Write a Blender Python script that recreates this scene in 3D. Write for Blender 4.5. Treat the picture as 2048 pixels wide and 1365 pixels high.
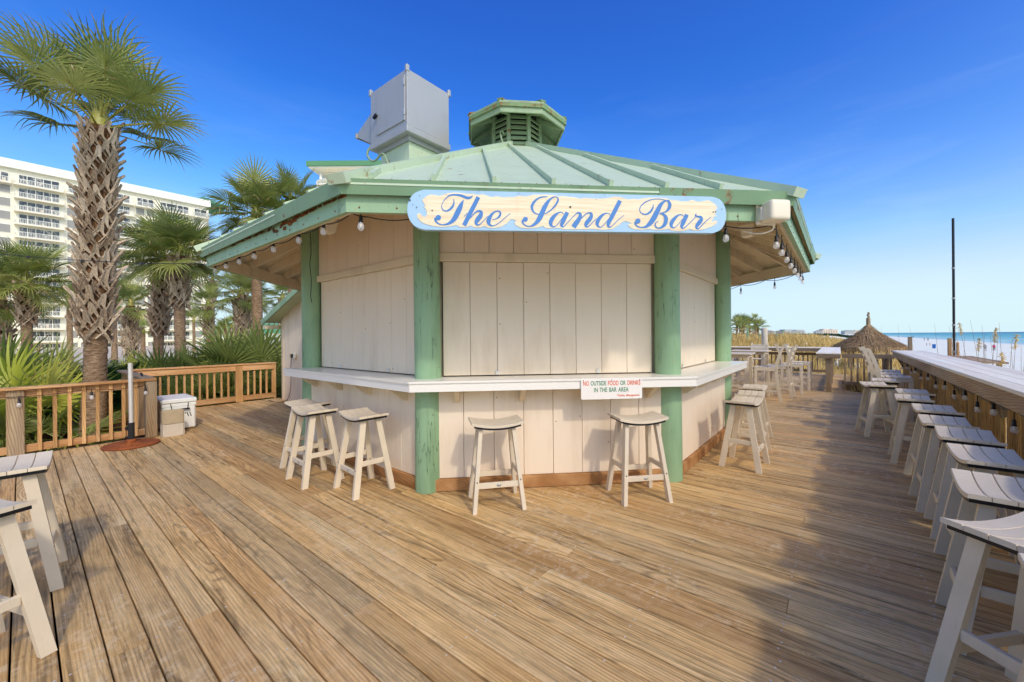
import bpy, bmesh, math, random
from mathutils import Vector, Matrix
from mathutils.geometry import tessellate_polygon
PI = math.pi
rad = math.radians
rnd = random.Random(7)
for o in list(bpy.data.objects): bpy.data.objects.remove(o)
SC = bpy.context.scene
COL = SC.collection

# ------------------------------------------------------------------ camera
FPX, PSI, ROLL, PY0, CH = 801.73, rad(39.228), 0.0081, 672.11, 1.5
ca, sa = math.cos(ROLL), math.sin(ROLL)
FW = Vector((-math.sin(PSI), math.cos(PSI), 0)); RT = Vector((math.cos(PSI), math.sin(PSI), 0)); UP = Vector((0, 0, 1))
cam = bpy.data.cameras.new('camera'); camo = bpy.data.objects.new('camera', cam); COL.objects.link(camo)
cam.sensor_width = 36; cam.lens = FPX / 2048 * 36; cam.shift_y = -(682.5 - PY0) / 2048
cam.clip_start = 0.05; cam.clip_end = 60000
r_, u_ = RT * ca - UP * sa, RT * sa + UP * ca
camo.matrix_world = Matrix(((r_.x, u_.x, -FW.x, 0), (r_.y, u_.y, -FW.y, 0), (r_.z, u_.z, -FW.z, CH), (0, 0, 0, 1)))
SC.camera = camo

# ------------------------------------------------------------------ light
SUN_AZ, SUN_EL = rad(-22), rad(41)
world = bpy.data.worlds.new('World'); SC.world = world; world.use_nodes = True
wn = world.node_tree; bg = wn.nodes['Background']
sky = wn.nodes.new('ShaderNodeTexSky'); sky.sky_type = 'NISHITA'; sky.sun_disc = False
sky.sun_elevation = SUN_EL; sky.sun_rotation = PI / 2 - SUN_AZ
sky.altitude = 0; sky.air_density = 1.0; sky.dust_density = 1.8; sky.ozone_density = 3.0
# the same colour curve for the whole sky: deeper blue overhead, pale blue instead of yellow near the horizon
def vscale(src, k):
    n = wn.nodes.new('ShaderNodeVectorMath'); n.operation = 'SCALE'; n.inputs['Scale'].default_value = k; wn.links.new(src, n.inputs[0]); return n.outputs[0]
crv = wn.nodes.new('ShaderNodeRGBCurve')
for ci, pts in enumerate((((0, 0), (.055, .025), (.10, .085), (.155, .19), (.3, .36), (.51, .46), (.80, .56), (2, 2.5)),
                          ((0, 0), (.12, .068), (.187, .132), (.27, .25), (.376, .42), (.77, .66), (.95, .78), (2, 2.4)),
                          ((0, 0), (.3, .34), (.443, .52), (.56, .67), (.70, .78), (.85, .82), (1.05, .90), (2, 2.3)))):
    c = crv.mapping.curves[ci]
    while len(c.points) < len(pts): c.points.new(.5, .5)
    for q, (a, b) in zip(c.points, pts): q.location = (a / 2, b / 2); q.handle_type = 'VECTOR'
crv.mapping.use_clip = False; crv.mapping.update()
hsv = wn.nodes.new('ShaderNodeHueSaturation'); hsv.inputs['Saturation'].default_value = 1.31; wn.links.new(vscale(sky.outputs[0], .075), hsv.inputs['Color'])
wn.links.new(hsv.outputs[0], crv.inputs['Color'])
# pale sea haze hugging the horizon all the way round
tc = wn.nodes.new('ShaderNodeTexCoord'); sx_ = wn.nodes.new('ShaderNodeSeparateXYZ'); wn.links.new(tc.outputs['Generated'], sx_.inputs[0])
mr = wn.nodes.new('ShaderNodeMapRange'); mr.interpolation_type = 'SMOOTHSTEP'; wn.links.new(sx_.outputs['Z'], mr.inputs['Value'])
mr.inputs['From Min'].default_value = .22; mr.inputs['From Max'].default_value = .0; mr.inputs['To Min'].default_value = 0; mr.inputs['To Max'].default_value = .92
mh = wn.nodes.new('ShaderNodeMix'); mh.data_type = 'RGBA'; wn.links.new(mr.outputs[0], mh.inputs[0]); wn.links.new(vscale(crv.outputs[0], 1.9 / .15), mh.inputs[6]); mh.inputs[7].default_value = (.47 / .15, .62 / .15, .67 / .15, 1)
# thin uneven cirrus
mp = wn.nodes.new('ShaderNodeMapping'); mp.inputs['Scale'].default_value = (1.2, 1.2, 7); wn.links.new(tc.outputs['Generated'], mp.inputs[0])
nz = wn.nodes.new('ShaderNodeTexNoise'); nz.inputs['Scale'].default_value = 2.6; nz.inputs['Detail'].default_value = 7; nz.inputs['Roughness'].default_value = .62; nz.inputs['Distortion'].default_value = .6; wn.links.new(mp.outputs[0], nz.inputs['Vector'])
m2 = wn.nodes.new('ShaderNodeMapRange'); wn.links.new(nz.outputs['Fac'], m2.inputs['Value']); m2.inputs['From Min'].default_value = .48; m2.inputs['From Max'].default_value = .85; m2.inputs['To Max'].default_value = .15
mc = wn.nodes.new('ShaderNodeMix'); mc.data_type = 'RGBA'; wn.links.new(m2.outputs[0], mc.inputs[0]); wn.links.new(mh.outputs[2], mc.inputs[6]); mc.inputs[7].default_value = (.60 / .15, .68 / .15, .74 / .15, 1)
m3 = wn.nodes.new('ShaderNodeMapRange'); wn.links.new(sx_.outputs['Z'], m3.inputs['Value']); m3.inputs['From Min'].default_value = .55; m3.inputs['From Max'].default_value = .12; m3.inputs['To Max'].default_value = 1
mm_ = wn.nodes.new('ShaderNodeMath'); mm_.operation = 'MULTIPLY'; wn.links.new(m2.outputs[0], mm_.inputs[0]); wn.links.new(m3.outputs[0], mm_.inputs[1]); wn.links.new(mm_.outputs[0], mc.inputs[0])
wn.links.new(mc.outputs[2], bg.inputs[0])
bg.inputs[1].default_value = 0.15
sun = bpy.data.lights.new('sun', 'SUN'); sun.energy = 0.85; sun.angle = rad(2.5); sun.color = (1, .95, .87)
suno = bpy.data.objects.new('sun', sun); COL.objects.link(suno)
sd = Vector((math.cos(SUN_EL) * math.cos(SUN_AZ), math.cos(SUN_EL) * math.sin(SUN_AZ), math.sin(SUN_EL)))
suno.rotation_euler = sd.to_track_quat('Z', 'Y').to_euler(); suno.location = sd * 60
SC.view_settings.view_transform = 'Standard'; SC.view_settings.look = 'None'
SC.view_settings.exposure = 0.64; SC.view_settings.gamma = 1
SC.render.engine = 'CYCLES'; SC.render.resolution_x = 1024; SC.render.resolution_y = 682

# ------------------------------------------------------------------ pixel helpers
def ray(px, py):
    a, b = px - 1024, py - PY0
    return ca * a - sa * b, sa * a + ca * b
def at(px, py, z):                       # pixel on the horizontal plane z
    dx, dy = ray(px, py); Z = FPX * (CH - z) / dy
    p = FW * Z + RT * (dx * Z / FPX); return Vector((p.x, p.y, z))
def atd(px, py, Z):                      # pixel at depth Z
    dx, dy = ray(px, py); p = FW * Z + RT * (dx * Z / FPX)
    return Vector((p.x, p.y, CH - dy * Z / FPX))

# ------------------------------------------------------------------ object helpers
class MB:
    def __init__(s): s.v = []; s.f = []; s.m = []; s.mi = 0; s.sm = False; s.s = []
    def add(s, vs, fs, M=None):
        n = len(s.v)
        s.v += [tuple(M @ Vector(p)) for p in vs] if M else [tuple(p) for p in vs]
        for f in fs: s.f.append([i + n for i in f]); s.m.append(s.mi); s.s.append(s.sm)
        return s
    def hexa(s, q, M=None):              # 8 corners: bottom 4 then top 4
        return s.add(q, [(3, 2, 1, 0), (4, 5, 6, 7), (0, 1, 5, 4), (1, 2, 6, 5), (2, 3, 7, 6), (3, 0, 4, 7)], M)
    def box(s, x0, x1, y0, y1, z0, z1, M=None, ch=0):
        if ch <= 0:
            return s.hexa([(x0, y0, z0), (x1, y0, z0), (x1, y1, z0), (x0, y1, z0), (x0, y0, z1), (x1, y0, z1), (x1, y1, z1), (x0, y1, z1)], M)
        c = ch
        vs = []; idx = {}
        for i, x in enumerate((x0, x1)):
            for j, y in enumerate((y0, y1)):
                for k, z in enumerate((z0, z1)):
                    sx = c if i == 0 else -c; sy = c if j == 0 else -c; sz = c if k == 0 else -c
                    for a, p in enumerate(((x, y + sy, z + sz), (x + sx, y, z + sz), (x + sx, y + sy, z))):
                        idx[i, j, k, a] = len(vs); vs.append(p)
        I = idx; F = []
        def q(a, *c4): F.append([I[c_ + (a,)] for c_ in c4])
        q(0, (0, 0, 0), (0, 0, 1), (0, 1, 1), (0, 1, 0)); q(0, (1, 0, 0), (1, 1, 0), (1, 1, 1), (1, 0, 1))
        q(1, (0, 0, 0), (1, 0, 0), (1, 0, 1), (0, 0, 1)); q(1, (0, 1, 0), (0, 1, 1), (1, 1, 1), (1, 1, 0))
        q(2, (0, 0, 0), (0, 1, 0), (1, 1, 0), (1, 0, 0)); q(2, (0, 0, 1), (1, 0, 1), (1, 1, 1), (0, 1, 1))
        for i in (0, 1):
            for j in (0, 1):
                F.append([I[i, j, 0, 0], I[i, j, 0, 1], I[i, j, 1, 1], I[i, j, 1, 0]])
                F.append([I[i, 0, j, 0], I[i, 0, j, 2], I[i, 1, j, 2], I[i, 1, j, 0]])
                F.append([I[0, i, j, 1], I[0, i, j, 2], I[1, i, j, 2], I[1, i, j, 1]])
                for k in (0, 1): F.append([I[i, j, k, a] for a in (0, 1, 2)])
        return s.add(vs, F, M)
    def beam(s, p, q, w, h, up=(0, 0, 1), w2=None, h2=None):
        p, q = Vector(p), Vector(q); d = (q - p).normalized(); x = d.cross(Vector(up))
        if x.length < 1e-4: x = d.cross(Vector((1, 0, 0)))
        x.normalize(); u = x.cross(d); w2 = w2 or w; h2 = h2 or h
        c = lambda o, a, b, W, Hh: o + x * (a * W / 2) + u * (b * Hh / 2)
        return s.hexa([c(p, -1, -1, w, h), c(p, 1, -1, w, h), c(q, 1, -1, w2, h2), c(q, -1, -1, w2, h2),
                       c(p, -1, 1, w, h), c(p, 1, 1, w, h), c(q, 1, 1, w2, h2), c(q, -1, 1, w2, h2)])
    def tube(s, pts, r, n=8, caps=True):
        pts = [Vector(p) for p in pts]; rs = r if isinstance(r, (list, tuple)) else [r] * len(pts)
        vs = []; fs = []; o = s.sm; s.sm = True
        x = None
        for i, p in enumerate(pts):
            d = (pts[min(i + 1, len(pts) - 1)] - pts[max(i - 1, 0)]).normalized()
            if x is None:
                x = d.cross(Vector((0, 0, 1)));
                if x.length < 1e-3: x = Vector((1, 0, 0))
            x = (x - d * x.dot(d)).normalized(); y = d.cross(x)
            for k in range(n):
                a = 2 * PI * k / n; vs.append(p + (x * math.cos(a) + y * math.sin(a)) * rs[i])
        for i in range(len(pts) - 1):
            for k in range(n): fs.append((i * n + k, i * n + (k + 1) % n, (i + 1) * n + (k + 1) % n, (i + 1) * n + k))
        s.add(vs, fs); s.sm = o
        if caps: s.add(vs[:n], [tuple(range(n))[::-1]]); s.add(vs[-n:], [tuple(range(n))])
        return s
    def lathe(s, prof, n=16, M=None, smooth=True):       # prof: (r, z)
        vs = []; fs = []; o = s.sm; s.sm = smooth
        for r, z in prof:
            for k in range(n): a = 2 * PI * k / n; vs.append((r * math.cos(a), r * math.sin(a), z))
        for i in range(len(prof) - 1):
            for k in range(n): fs.append((i * n + k, i * n + (k + 1) % n, (i + 1) * n + (k + 1) % n, (i + 1) * n + k))
        fs.append(tuple(range(n))[::-1]); fs.append(tuple(range((len(prof) - 1) * n, len(prof) * n)))
        s.add(vs, fs, M); s.sm = o
        return s
    def prism(s, poly, z0, z1, M=None):
        n = len(poly)
        return s.add([(x, y, z0) for x, y in poly] + [(x, y, z1) for x, y in poly],
                     [tuple(range(n))[::-1], tuple(range(n, 2 * n))] + [(i, (i + 1) % n, n + (i + 1) % n, n + i) for i in range(n)], M)
    def mesh(s, name, mats):
        me = bpy.data.meshes.new(name); me.from_pydata(s.v, [], s.f)
        for m in (mats if isinstance(mats, (list, tuple)) else [mats]): me.materials.append(m)
        if any(s.m): me.polygons.foreach_set('material_index', s.m)
        me.polygons.foreach_set('use_smooth', s.s); me.update()
        return me
    def build(s, name, mats, parent=None, **k): return obj(name, s.mesh(name, mats), parent, **k)

def obj(name, data, parent=None, loc=None, rz=None, label=None, cat=None, group=None, kind=None):
    o = bpy.data.objects.new(name, data); COL.objects.link(o)
    if parent: o.parent = parent
    if loc is not None: o.location = loc
    if rz is not None: o.rotation_euler = (0, 0, rz)
    if label: o['label'] = label
    if cat: o['category'] = cat
    if group: o['group'] = group
    if kind: o['kind'] = kind
    return o
def thing(name, label, cat, loc=(0, 0, 0), rz=0, group=None): return obj(name, None, None, loc, rz, label, cat, group)
def copy_tree(o, parent=None):
    c = o.copy(); COL.objects.link(c); c.parent = parent
    for ch in list(o.children): copy_tree(ch, c)
    return c
def spline(pts, n=6):
    out = []; m = len(pts)
    for i in range(m - 1):
        a, b, c, d = pts[max(i - 1, 0)], pts[i], pts[i + 1], pts[min(i + 2, m - 1)]
        for k in range(n):
            t = k / n
            out.append(tuple(.5 * ((2 * q) + (r - p) * t + (2 * p - 5 * q + 4 * r - s_) * t * t + (-p + 3 * q - 3 * r + s_) * t ** 3) for p, q, r, s_ in zip(a, b, c, d)))
    out.append(tuple(pts[-1])); return out

# ------------------------------------------------------------------ materials
def S(r, g, b):
    f = lambda c: (c / 255 / 12.92) if c / 255 <= .04045 else ((c / 255 + .055) / 1.055) ** 2.4
    return (min(.92, f(r) * 1.06), f(g), f(b) * .86, 1)
class NT:
    def __init__(s, name):
        s.mat = bpy.data.materials.new(name); s.mat.use_nodes = True; s.nt = s.mat.node_tree; s.b = s.nt.nodes['Principled BSDF']
    def n(s, t, ins=None, **kw):
        nd = s.nt.nodes.new(t)
        for k, v in kw.items(): setattr(nd, k, v)
        for k, v in (ins or {}).items(): s.set(nd.inputs[k], v)
        return nd
    def set(s, sock, v):
        if isinstance(v, bpy.types.NodeSocket): s.nt.links.new(v, sock)
        else: sock.default_value = v
    def coord(s, kind='pos'):
        if kind == 'pos': return s.n('ShaderNodeNewGeometry').outputs['Position']
        return s.n('ShaderNodeTexCoord').outputs['Object']
    def rand(s): return s.n('ShaderNodeObjectInfo').outputs['Random']
    def off(s, vec, k=40):
        r = s.rand(); c = s.n('ShaderNodeCombineXYZ', {0: s.math('MULTIPLY', r, k), 1: s.math('MULTIPLY', r, k * .37), 2: s.math('MULTIPLY', r, k * 1.7)}).outputs[0]
        return s.n('ShaderNodeVectorMath', {0: vec, 1: c}, operation='ADD').outputs[0]
    def scl(s, vec, x, y, z): return s.n('ShaderNodeVectorMath', {0: vec, 1: (x, y, z)}, operation='MULTIPLY').outputs[0]
    def math(s, op, a, b=0.0, c=0.0, clamp=False):
        return s.n('ShaderNodeMath', {0: a, 1: b, 2: c}, operation=op, use_clamp=clamp).outputs[0]
    def noise(s, vec, scale=1, detail=3, rough=.55, dist=0): return s.n('ShaderNodeTexNoise', {'Vector': vec, 'Scale': scale, 'Detail': detail, 'Roughness': rough, 'Distortion': dist}).outputs['Fac']
    def ramp(s, fac, stops, interp='LINEAR'):
        nd = s.n('ShaderNodeValToRGB', {'Fac': fac}); cr = nd.color_ramp; cr.interpolation = interp
        while len(cr.elements) < len(stops): cr.elements.new(.5)
        for e, (p, c) in zip(cr.elements, stops): e.position = p; e.color = c if len(c) == 4 else (*c, 1)
        return nd.outputs['Color']
    def step(s, fac, a, b):
        return s.n('ShaderNodeMapRange', {'Value': fac, 'From Min': a, 'From Max': b}).outputs[0]
    def mix(s, fac, a, b, mode='MIX'):
        nd = s.n('ShaderNodeMix', data_type='RGBA', blend_type=mode); s.set(nd.inputs[0], fac); s.set(nd.inputs[6], a); s.set(nd.inputs[7], b); return nd.outputs[2]
    def gray(s, v): return s.n('ShaderNodeCombineColor', {0: v, 1: v, 2: v}).outputs[0]
    def done(s, col, rough=.6, bump=None, bstr=.3, bdist=.01, spec=.35, **k):
        s.set(s.b.inputs['Base Color'], col); s.set(s.b.inputs['Roughness'], rough); s.set(s.b.inputs['Specular IOR Level'], spec)
        for kk, v in k.items(): s.set(s.b.inputs[kk.replace('_', ' ')], v)
        if bump is not None:
            bn = s.n('ShaderNodeBump', {'Strength': bstr, 'Distance': bdist, 'Height': bump}); s.nt.links.new(bn.outputs[0], s.b.inputs['Normal'])
        return s.mat

def paint(name, col, rough=.55, var=.10, dirt=None, dirt_amt=.25, rust=0, wood=None, coord='pos', spec=.35, bstr=.25, metallic=0.0, wamt=.35, crack=0):
    m = NT(name); p = m.coord(coord); pr = m.off(p, 13)
    c = m.mix(m.noise(p, 2.3, 4), tuple(x * (1 - var) for x in col[:3]) + (1,), tuple(min(1, x * (1 + var)) for x in col[:3]) + (1,))
    b = m.noise(p, 90, 2)
    if wood:
        sx = [60, 60, 60]; sx['xyz'.index(wood)] = 2.0
        g = m.noise(m.scl(pr, *sx), 1, 4, .6); b = g
        c = m.mix(m.math('MULTIPLY', m.step(g, .55, .85), wamt), c, tuple(x * .62 for x in col[:3]) + (1,))
    if dirt:
        d = m.noise(m.scl(pr, 5, 5, .9), 1, 5, .65); d2 = m.noise(p, .8, 3)
        c = m.mix(m.math('MULTIPLY', m.step(m.math('MULTIPLY', d, d2), .26, .42), dirt_amt), c, dirt)
    if crack:
        ck = m.math('MULTIPLY', m.step(m.math('ABSOLUTE', m.math('SUBTRACT', m.noise(m.scl(pr, 14, 14, 1.1), 1, 3, .6), .5)), .012, .004), m.step(m.noise(pr, 1.9, 2), .50, .60))
        c = m.mix(m.math('MULTIPLY', ck, .8), c, tuple(x * .25 for x in col[:3]) + (1,))
        chp = m.math('MULTIPLY', m.step(m.noise(m.scl(pr, 26, 26, 9), 1, 5, .7), .66, .69), m.step(m.noise(pr, 1.1, 2), .46, .6))
        c = m.mix(m.math('MULTIPLY', chp, crack), c, S(176, 152, 120))
        spt = m.step(m.n('ShaderNodeTexVoronoi', {'Vector': m.scl(pr, 9, 9, 5), 'Scale': 1.0}).outputs['Distance'], .055, .03)
        c = m.mix(m.math('MULTIPLY', spt, .8), c, S(44, 36, 28))
        b = m.math('SUBTRACT', b, m.math('MULTIPLY', ck, 2))
    c = m.mix(1, c, m.gray(m.math('MULTIPLY_ADD', m.rand(), .03, .98)), 'MULTIPLY')
    r = rough
    if rust:
        k = m.step(m.noise(pr, 9, 6, .7), .64 - rust * .1, .70 - rust * .06)
        k2 = m.step(m.noise(pr, 1.7, 2), .42, .6)
        k = m.math('MULTIPLY', k, k2)
        rc = m.ramp(m.noise(pr, 30, 4), [(.3, S(70, 38, 18)), (.55, S(150, 84, 35)), (.75, S(196, 120, 60))])
        c = m.mix(k, c, rc); r = m.math('MULTIPLY_ADD', k, .4, rough, clamp=True)
    return m.done(c, r, b, bstr, .003, spec, Metallic=metallic)

def wood(name, cols, axis='y', coord='obj', lines=26, gray=.0, rough=.75, contrast=.55):
    m = NT(name); p = m.off(m.coord(coord), 31)
    i = 'xyz'.index(axis)
    def sc(along, across): v = [across] * 3; v[i] = along; return m.scl(p, *v)
    warp = m.noise(sc(.9, 5), 1, 2)
    g = m.noise(sc(1.6, 70), 1, 5, .6)
    wv = m.n('ShaderNodeTexWave', {'Vector': sc(.12, 1), 'Scale': lines, 'Distortion': 11, 'Detail': 2, 'Detail Scale': .35, 'Detail Roughness': .5}, wave_type='BANDS', bands_direction='DIAGONAL').outputs['Fac']
    base = m.ramp(m.noise(sc(.8, 6), 1, 3), [(.28, cols[0]), (.5, cols[1]), (.72, cols[2])])
    lines_ = m.math('POWER', wv, 3.0)
    c = m.mix(m.math('MULTIPLY', lines_, contrast), base, tuple(x * .42 for x in cols[0][:3]) + (1,))
    c = m.mix(m.math('MULTIPLY', m.step(g, .5, .75), contrast), c, tuple(x * .5 for x in cols[0][:3]) + (1,))
    c = m.mix(1, c, m.gray(m.math('MULTIPLY_ADD', m.rand(), .4, .8)), 'MULTIPLY')
    if gray: c = m.mix(m.math('MULTIPLY', m.step(m.noise(sc(1.2, 9), 1, 4), .42, .66), gray), c, S(150, 140, 128))
    hgt = m.math('SUBTRACT', m.math('MULTIPLY', g, .6), m.math('MULTIPLY', lines_, .5))
    return m.done(c, rough, hgt, .45, .004, .25)

def deckmat():
    m = NT('deck_wood'); pos = m.coord('pos'); p = m.off(pos, 61); r = m.rand()
    yv = m.n('ShaderNodeSeparateXYZ', {0: p}).outputs
    # fine growth-ring lines running along the board, bent only where a knot or a heart pulls them aside
    bend = m.math('MULTIPLY', m.noise(m.scl(p, .55, 3.2, 1), 1, 2, .4), m.math('MULTIPLY_ADD', m.math('FRACT', m.math('MULTIPLY', r, 7.7)), 8, 2.5))
    ring = m.math('ADD', m.math('MULTIPLY', yv[1], 62), bend)
    lines = m.math('POWER', m.math('MULTIPLY_ADD', m.math('SINE', m.math('MULTIPLY', ring, 6.2831)), .5, .5), 2.4)
    lamt = m.math('MULTIPLY_ADD', m.step(m.noise(m.scl(p, .8, 5, 1), 1, 3), .38, .66), .5, .06)
    g = m.noise(m.scl(p, 5.0, 150, 1), 1, 4, .7)
    g2 = m.noise(m.scl(p, 2.4, 40, 1), 1, 5, .68)
    base = m.ramp(m.noise(m.scl(p, 1.0, 6.0, 1), 1, 6, .7), [(.26, S(184, 144, 90)), (.42, S(216, 178, 120)), (.58, S(230, 196, 140)), (.75, S(242, 220, 176))])
    g3 = m.noise(m.scl(p, .9, 24, 1), 1, 6, .68, .6)
    base = m.mix(m.step(g3, .49, .35), base, S(148, 122, 80))
    base = m.mix(m.math('MULTIPLY', m.step(g3, .54, .66), .75), base, S(240, 208, 156))
    c = m.mix(m.math('MULTIPLY', lines, lamt), base, S(96, 70, 42))
    # broad cathedral grain on some boards
    cat = m.math('ADD', m.math('MULTIPLY', yv[1], 24), m.math('MULTIPLY', m.noise(m.scl(p, .7, 4.2, 1), 1, 2, .45), 15))
    cl = m.math('POWER', m.math('MULTIPLY_ADD', m.math('SINE', m.math('MULTIPLY', cat, 6.6)), .5, .5), 4.0)
    c = m.mix(m.math('MULTIPLY', m.math('MULTIPLY', cl, m.step(m.noise(m.scl(p, .9, 6, 1), 1, 3), .42, .58)), m.math('MULTIPLY', m.math('GREATER_THAN', m.math('FRACT', m.math('MULTIPLY', r, 31.7)), .45), .55)), c, S(92, 66, 38))
    c = m.mix(m.math('MULTIPLY', m.step(g, .47, .74), .42), c, S(108, 82, 48))
    c = m.mix(m.math('MULTIPLY', m.step(g2, .53, .70), .48), c, S(116, 92, 56))
    c = m.mix(m.math('MULTIPLY', m.step(g2, .46, .30), .35), c, S(226, 198, 152))
    # board to board tone
    c = m.mix(m.math('MULTIPLY', m.step(r, .66, .95), .32), c, S(172, 158, 130))
    c = m.mix(m.math('MULTIPLY', m.step(r, .3, .05), .28), c, S(186, 132, 74))
    c = m.mix(1, c, m.gray(m.math('MULTIPLY_ADD', m.math('FRACT', m.math('MULTIPLY', r, 17.31)), .34, .80)), 'MULTIPLY')
    c = m.mix(m.math('MULTIPLY', m.step(m.noise(m.scl(p, 11, 30, 1), 1, 5, .75), .52, .72), .35), c, S(112, 92, 62))
    # worn pale patches with cross saw marks
    sc = m.math('MULTIPLY', m.step(m.noise(m.scl(p, 20, 12, 1), 1, 4, .7), .50, .72), m.step(m.noise(m.scl(pos, .8, 1.1, 1), 1, 4), .46, .60))
    c = m.mix(m.math('MULTIPLY', sc, .6), c, S(228, 212, 186))
    gr = m.step(m.noise(m.scl(pos, .35, .5, 1), 1, 4, .6), .52, .68)
    c = m.mix(m.math('MULTIPLY', gr, .2), c, S(176, 162, 138))
    # mildew, greenish-black
    st = m.math('MULTIPLY', m.step(m.noise(m.scl(p, 2.2, 16, 1), 1, 6, .7), .56, .70), m.step(m.noise(m.scl(pos, .5, .55, 1), 1, 4), .45, .62))
    c = m.mix(m.math('MULTIPLY', st, .7), c, S(88, 78, 54))
    bl = m.math('MULTIPLY', m.step(m.noise(m.scl(p, 5, 24, 1), 1, 5, .75), .64, .72), m.step(m.noise(m.scl(pos, 1.1, 1.4, 1), 1, 3), .55, .66))
    c = m.mix(m.math('MULTIPLY', bl, .85), c, S(52, 50, 40))
    # knots
    vo = m.n('ShaderNodeTexVoronoi', {'Vector': m.scl(p, .9, 6.0, 1), 'Scale': 1.0, 'Randomness': 1.0}).outputs['Distance']
    kn = m.step(vo, .075, .03)
    c = m.mix(m.math('MULTIPLY', kn, .8), c, S(74, 50, 30))
    kr = m.math('MULTIPLY', m.step(vo, .16, .09), m.math('MULTIPLY_ADD', m.math('SINE', m.math('MULTIPLY', vo, 320)), .28, .28))
    c = m.mix(kr, c, S(104, 74, 42))
    h = m.math('SUBTRACT', m.math('MULTIPLY', g, .8), m.math('ADD', m.math('MULTIPLY', lines, .25), m.math('MULTIPLY', kn, .6)))
    return m.done(c, .66, h, .55, .005, .25)

def plain(name, col, rough=.5, spec=.4, var=.06, scale=6, **k):
    m = NT(name); p = m.coord('pos')
    c = m.mix(m.noise(p, scale, 4), tuple(x * (1 - var) for x in col[:3]) + (1,), tuple(min(1, x * (1 + var)) for x in col[:3]) + (1,))
    return m.done(c, rough, m.noise(p, 120, 2), .15, .002, spec, **k)

def leafmat(name, cols, trans=.35):
    m = NT(name); p = m.coord('pos')
    f = m.math('ADD', m.math('MULTIPLY', m.rand(), .6), m.math('MULTIPLY', m.noise(p, 3, 3), .4))
    c = m.ramp(f, [(.15, cols[0]), (.5, cols[1]), (.85, cols[2])])
    m.done(c, .42, None, spec=.4)
    tr = m.n('ShaderNodeBsdfTranslucent', {'Color': m.mix(.5, c, cols[2])})
    mx = m.n('ShaderNodeMixShader', {0: trans}); m.nt.links.new(m.b.outputs[0], mx.inputs[1]); m.nt.links.new(tr.outputs[0], mx.inputs[2])
    m.nt.links.new(mx.outputs[0], m.nt.nodes['Material Output'].inputs[0]); return m.mat

M = {}
M['deck'] = deckmat()
M['pine'] = wood('new_pine', [S(168, 124, 80), S(202, 158, 112), S(224, 188, 146)], 'y', contrast=.4)
M['pine_x'] = wood('new_pine_x', [S(160, 112, 64), S(192, 144, 94), S(212, 170, 122)], 'x', contrast=.4)
M['pine_z'] = wood('new_pine_upright', [S(166, 124, 78), S(204, 162, 112), S(222, 186, 140)], 'z', contrast=.35)
M['old_z'] = wood('weathered_post', [S(128, 104, 76), S(158, 134, 104), S(176, 160, 134)], 'z', gray=.5)
M['old_y'] = wood('weathered_rail', [S(140, 112, 82), S(174, 144, 110), S(194, 168, 134)], 'y', gray=.45)
M['old_x'] = wood('weathered_rail_x', [S(112, 92, 72), S(146, 124, 100), S(168, 150, 128)], 'x', gray=.6)
M['slat'] = wood('rail_slat_wood', [S(150, 116, 66), S(186, 150, 94), S(206, 174, 116)], 'z', contrast=.5)
M['skirt'] = wood('skirting_wood', [S(150, 104, 60), S(188, 140, 92), S(210, 168, 120)], 'x', contrast=.45)
M['beige'] = paint('beige_paint', S(234, 221, 204), .5, .03, S(190, 166, 130), .35, wood='z', bstr=.3, wamt=.14, crack=.0)
M['beige2'] = paint('beige_trim_paint', S(224, 212, 190), .5, .06, S(150, 122, 86), .4)
M['green'] = paint('green_paint', S(150, 184, 150), .5, .10, S(96, 124, 92), .5, rust=.25, bstr=.45, wood='x', crack=.7)
M['greenpost'] = paint('green_post_paint', S(142, 178, 144), .45, .12, S(92, 124, 92), .5, wood='z', bstr=.6, crack=.5)
M['greenroof'] = paint('green_metal', S(190, 210, 186), .48, .025, S(150, 172, 148), .22, rust=.3, spec=.25)
M['greendrip'] = paint('green_drip_metal', S(122, 156, 124), .45, .10, S(78, 104, 76), .4, rust=.75)
M['greencup'] = paint('cupola_green', S(146, 170, 138), .55, .12, S(84, 100, 62), .5, rust=.5)
M['greencuprust'] = paint('cupola_edge', S(120, 150, 106), .6, .14, S(110, 90, 50), .5, rust=1.7)
M['rot'] = paint('rotted_wood', S(96, 58, 28), .9, .4, S(40, 26, 14), .6, rust=2.5, bstr=1)
M['white'] = plain('white_counter', S(238, 238, 236), .28, .5, .03)
M['railtop'] = wood('white_rail_top', [S(230, 222, 208), S(238, 232, 220), S(244, 240, 230)], 'y', contrast=.08, rough=.65)
def stoolmat():
    m = NT('stool_plastic'); p = m.coord('obj'); pr = m.off(m.coord('pos'), 7)
    c = m.mix(m.noise(pr, 9, 4), S(210, 198, 178), S(224, 214, 196))
    c = m.mix(m.math('MULTIPLY', m.step(m.noise(m.scl(pr, 60, 60, 6), 1, 4, .7), .58, .76), .22), c, S(160, 140, 112))
    c = m.mix(m.math('MULTIPLY', m.step(m.noise(pr, 3.1, 4, .65), .55, .72), .22), c, S(176, 158, 130))
    c = m.mix(1, c, m.gray(m.math('MULTIPLY_ADD', m.rand(), .10, .93)), 'MULTIPLY')
    return m.done(c, m.math('MULTIPLY_ADD', m.noise(pr, 7, 3), .3, .5), m.noise(pr, 160, 2), .2, .002, .15)
M['stool'] = stoolmat()
M['black'] = plain('black_plastic', (.012, .012, .013, 1), .45)
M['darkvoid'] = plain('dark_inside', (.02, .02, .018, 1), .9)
M['galv'] = paint('grey_housing_metal', S(176, 180, 184), .4, .04, S(140, 142, 142), .3, spec=.5, metallic=.25)
M['steel'] = plain('steel', S(214, 214, 214), .35, .5, .08, 9, Metallic=.35)
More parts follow.
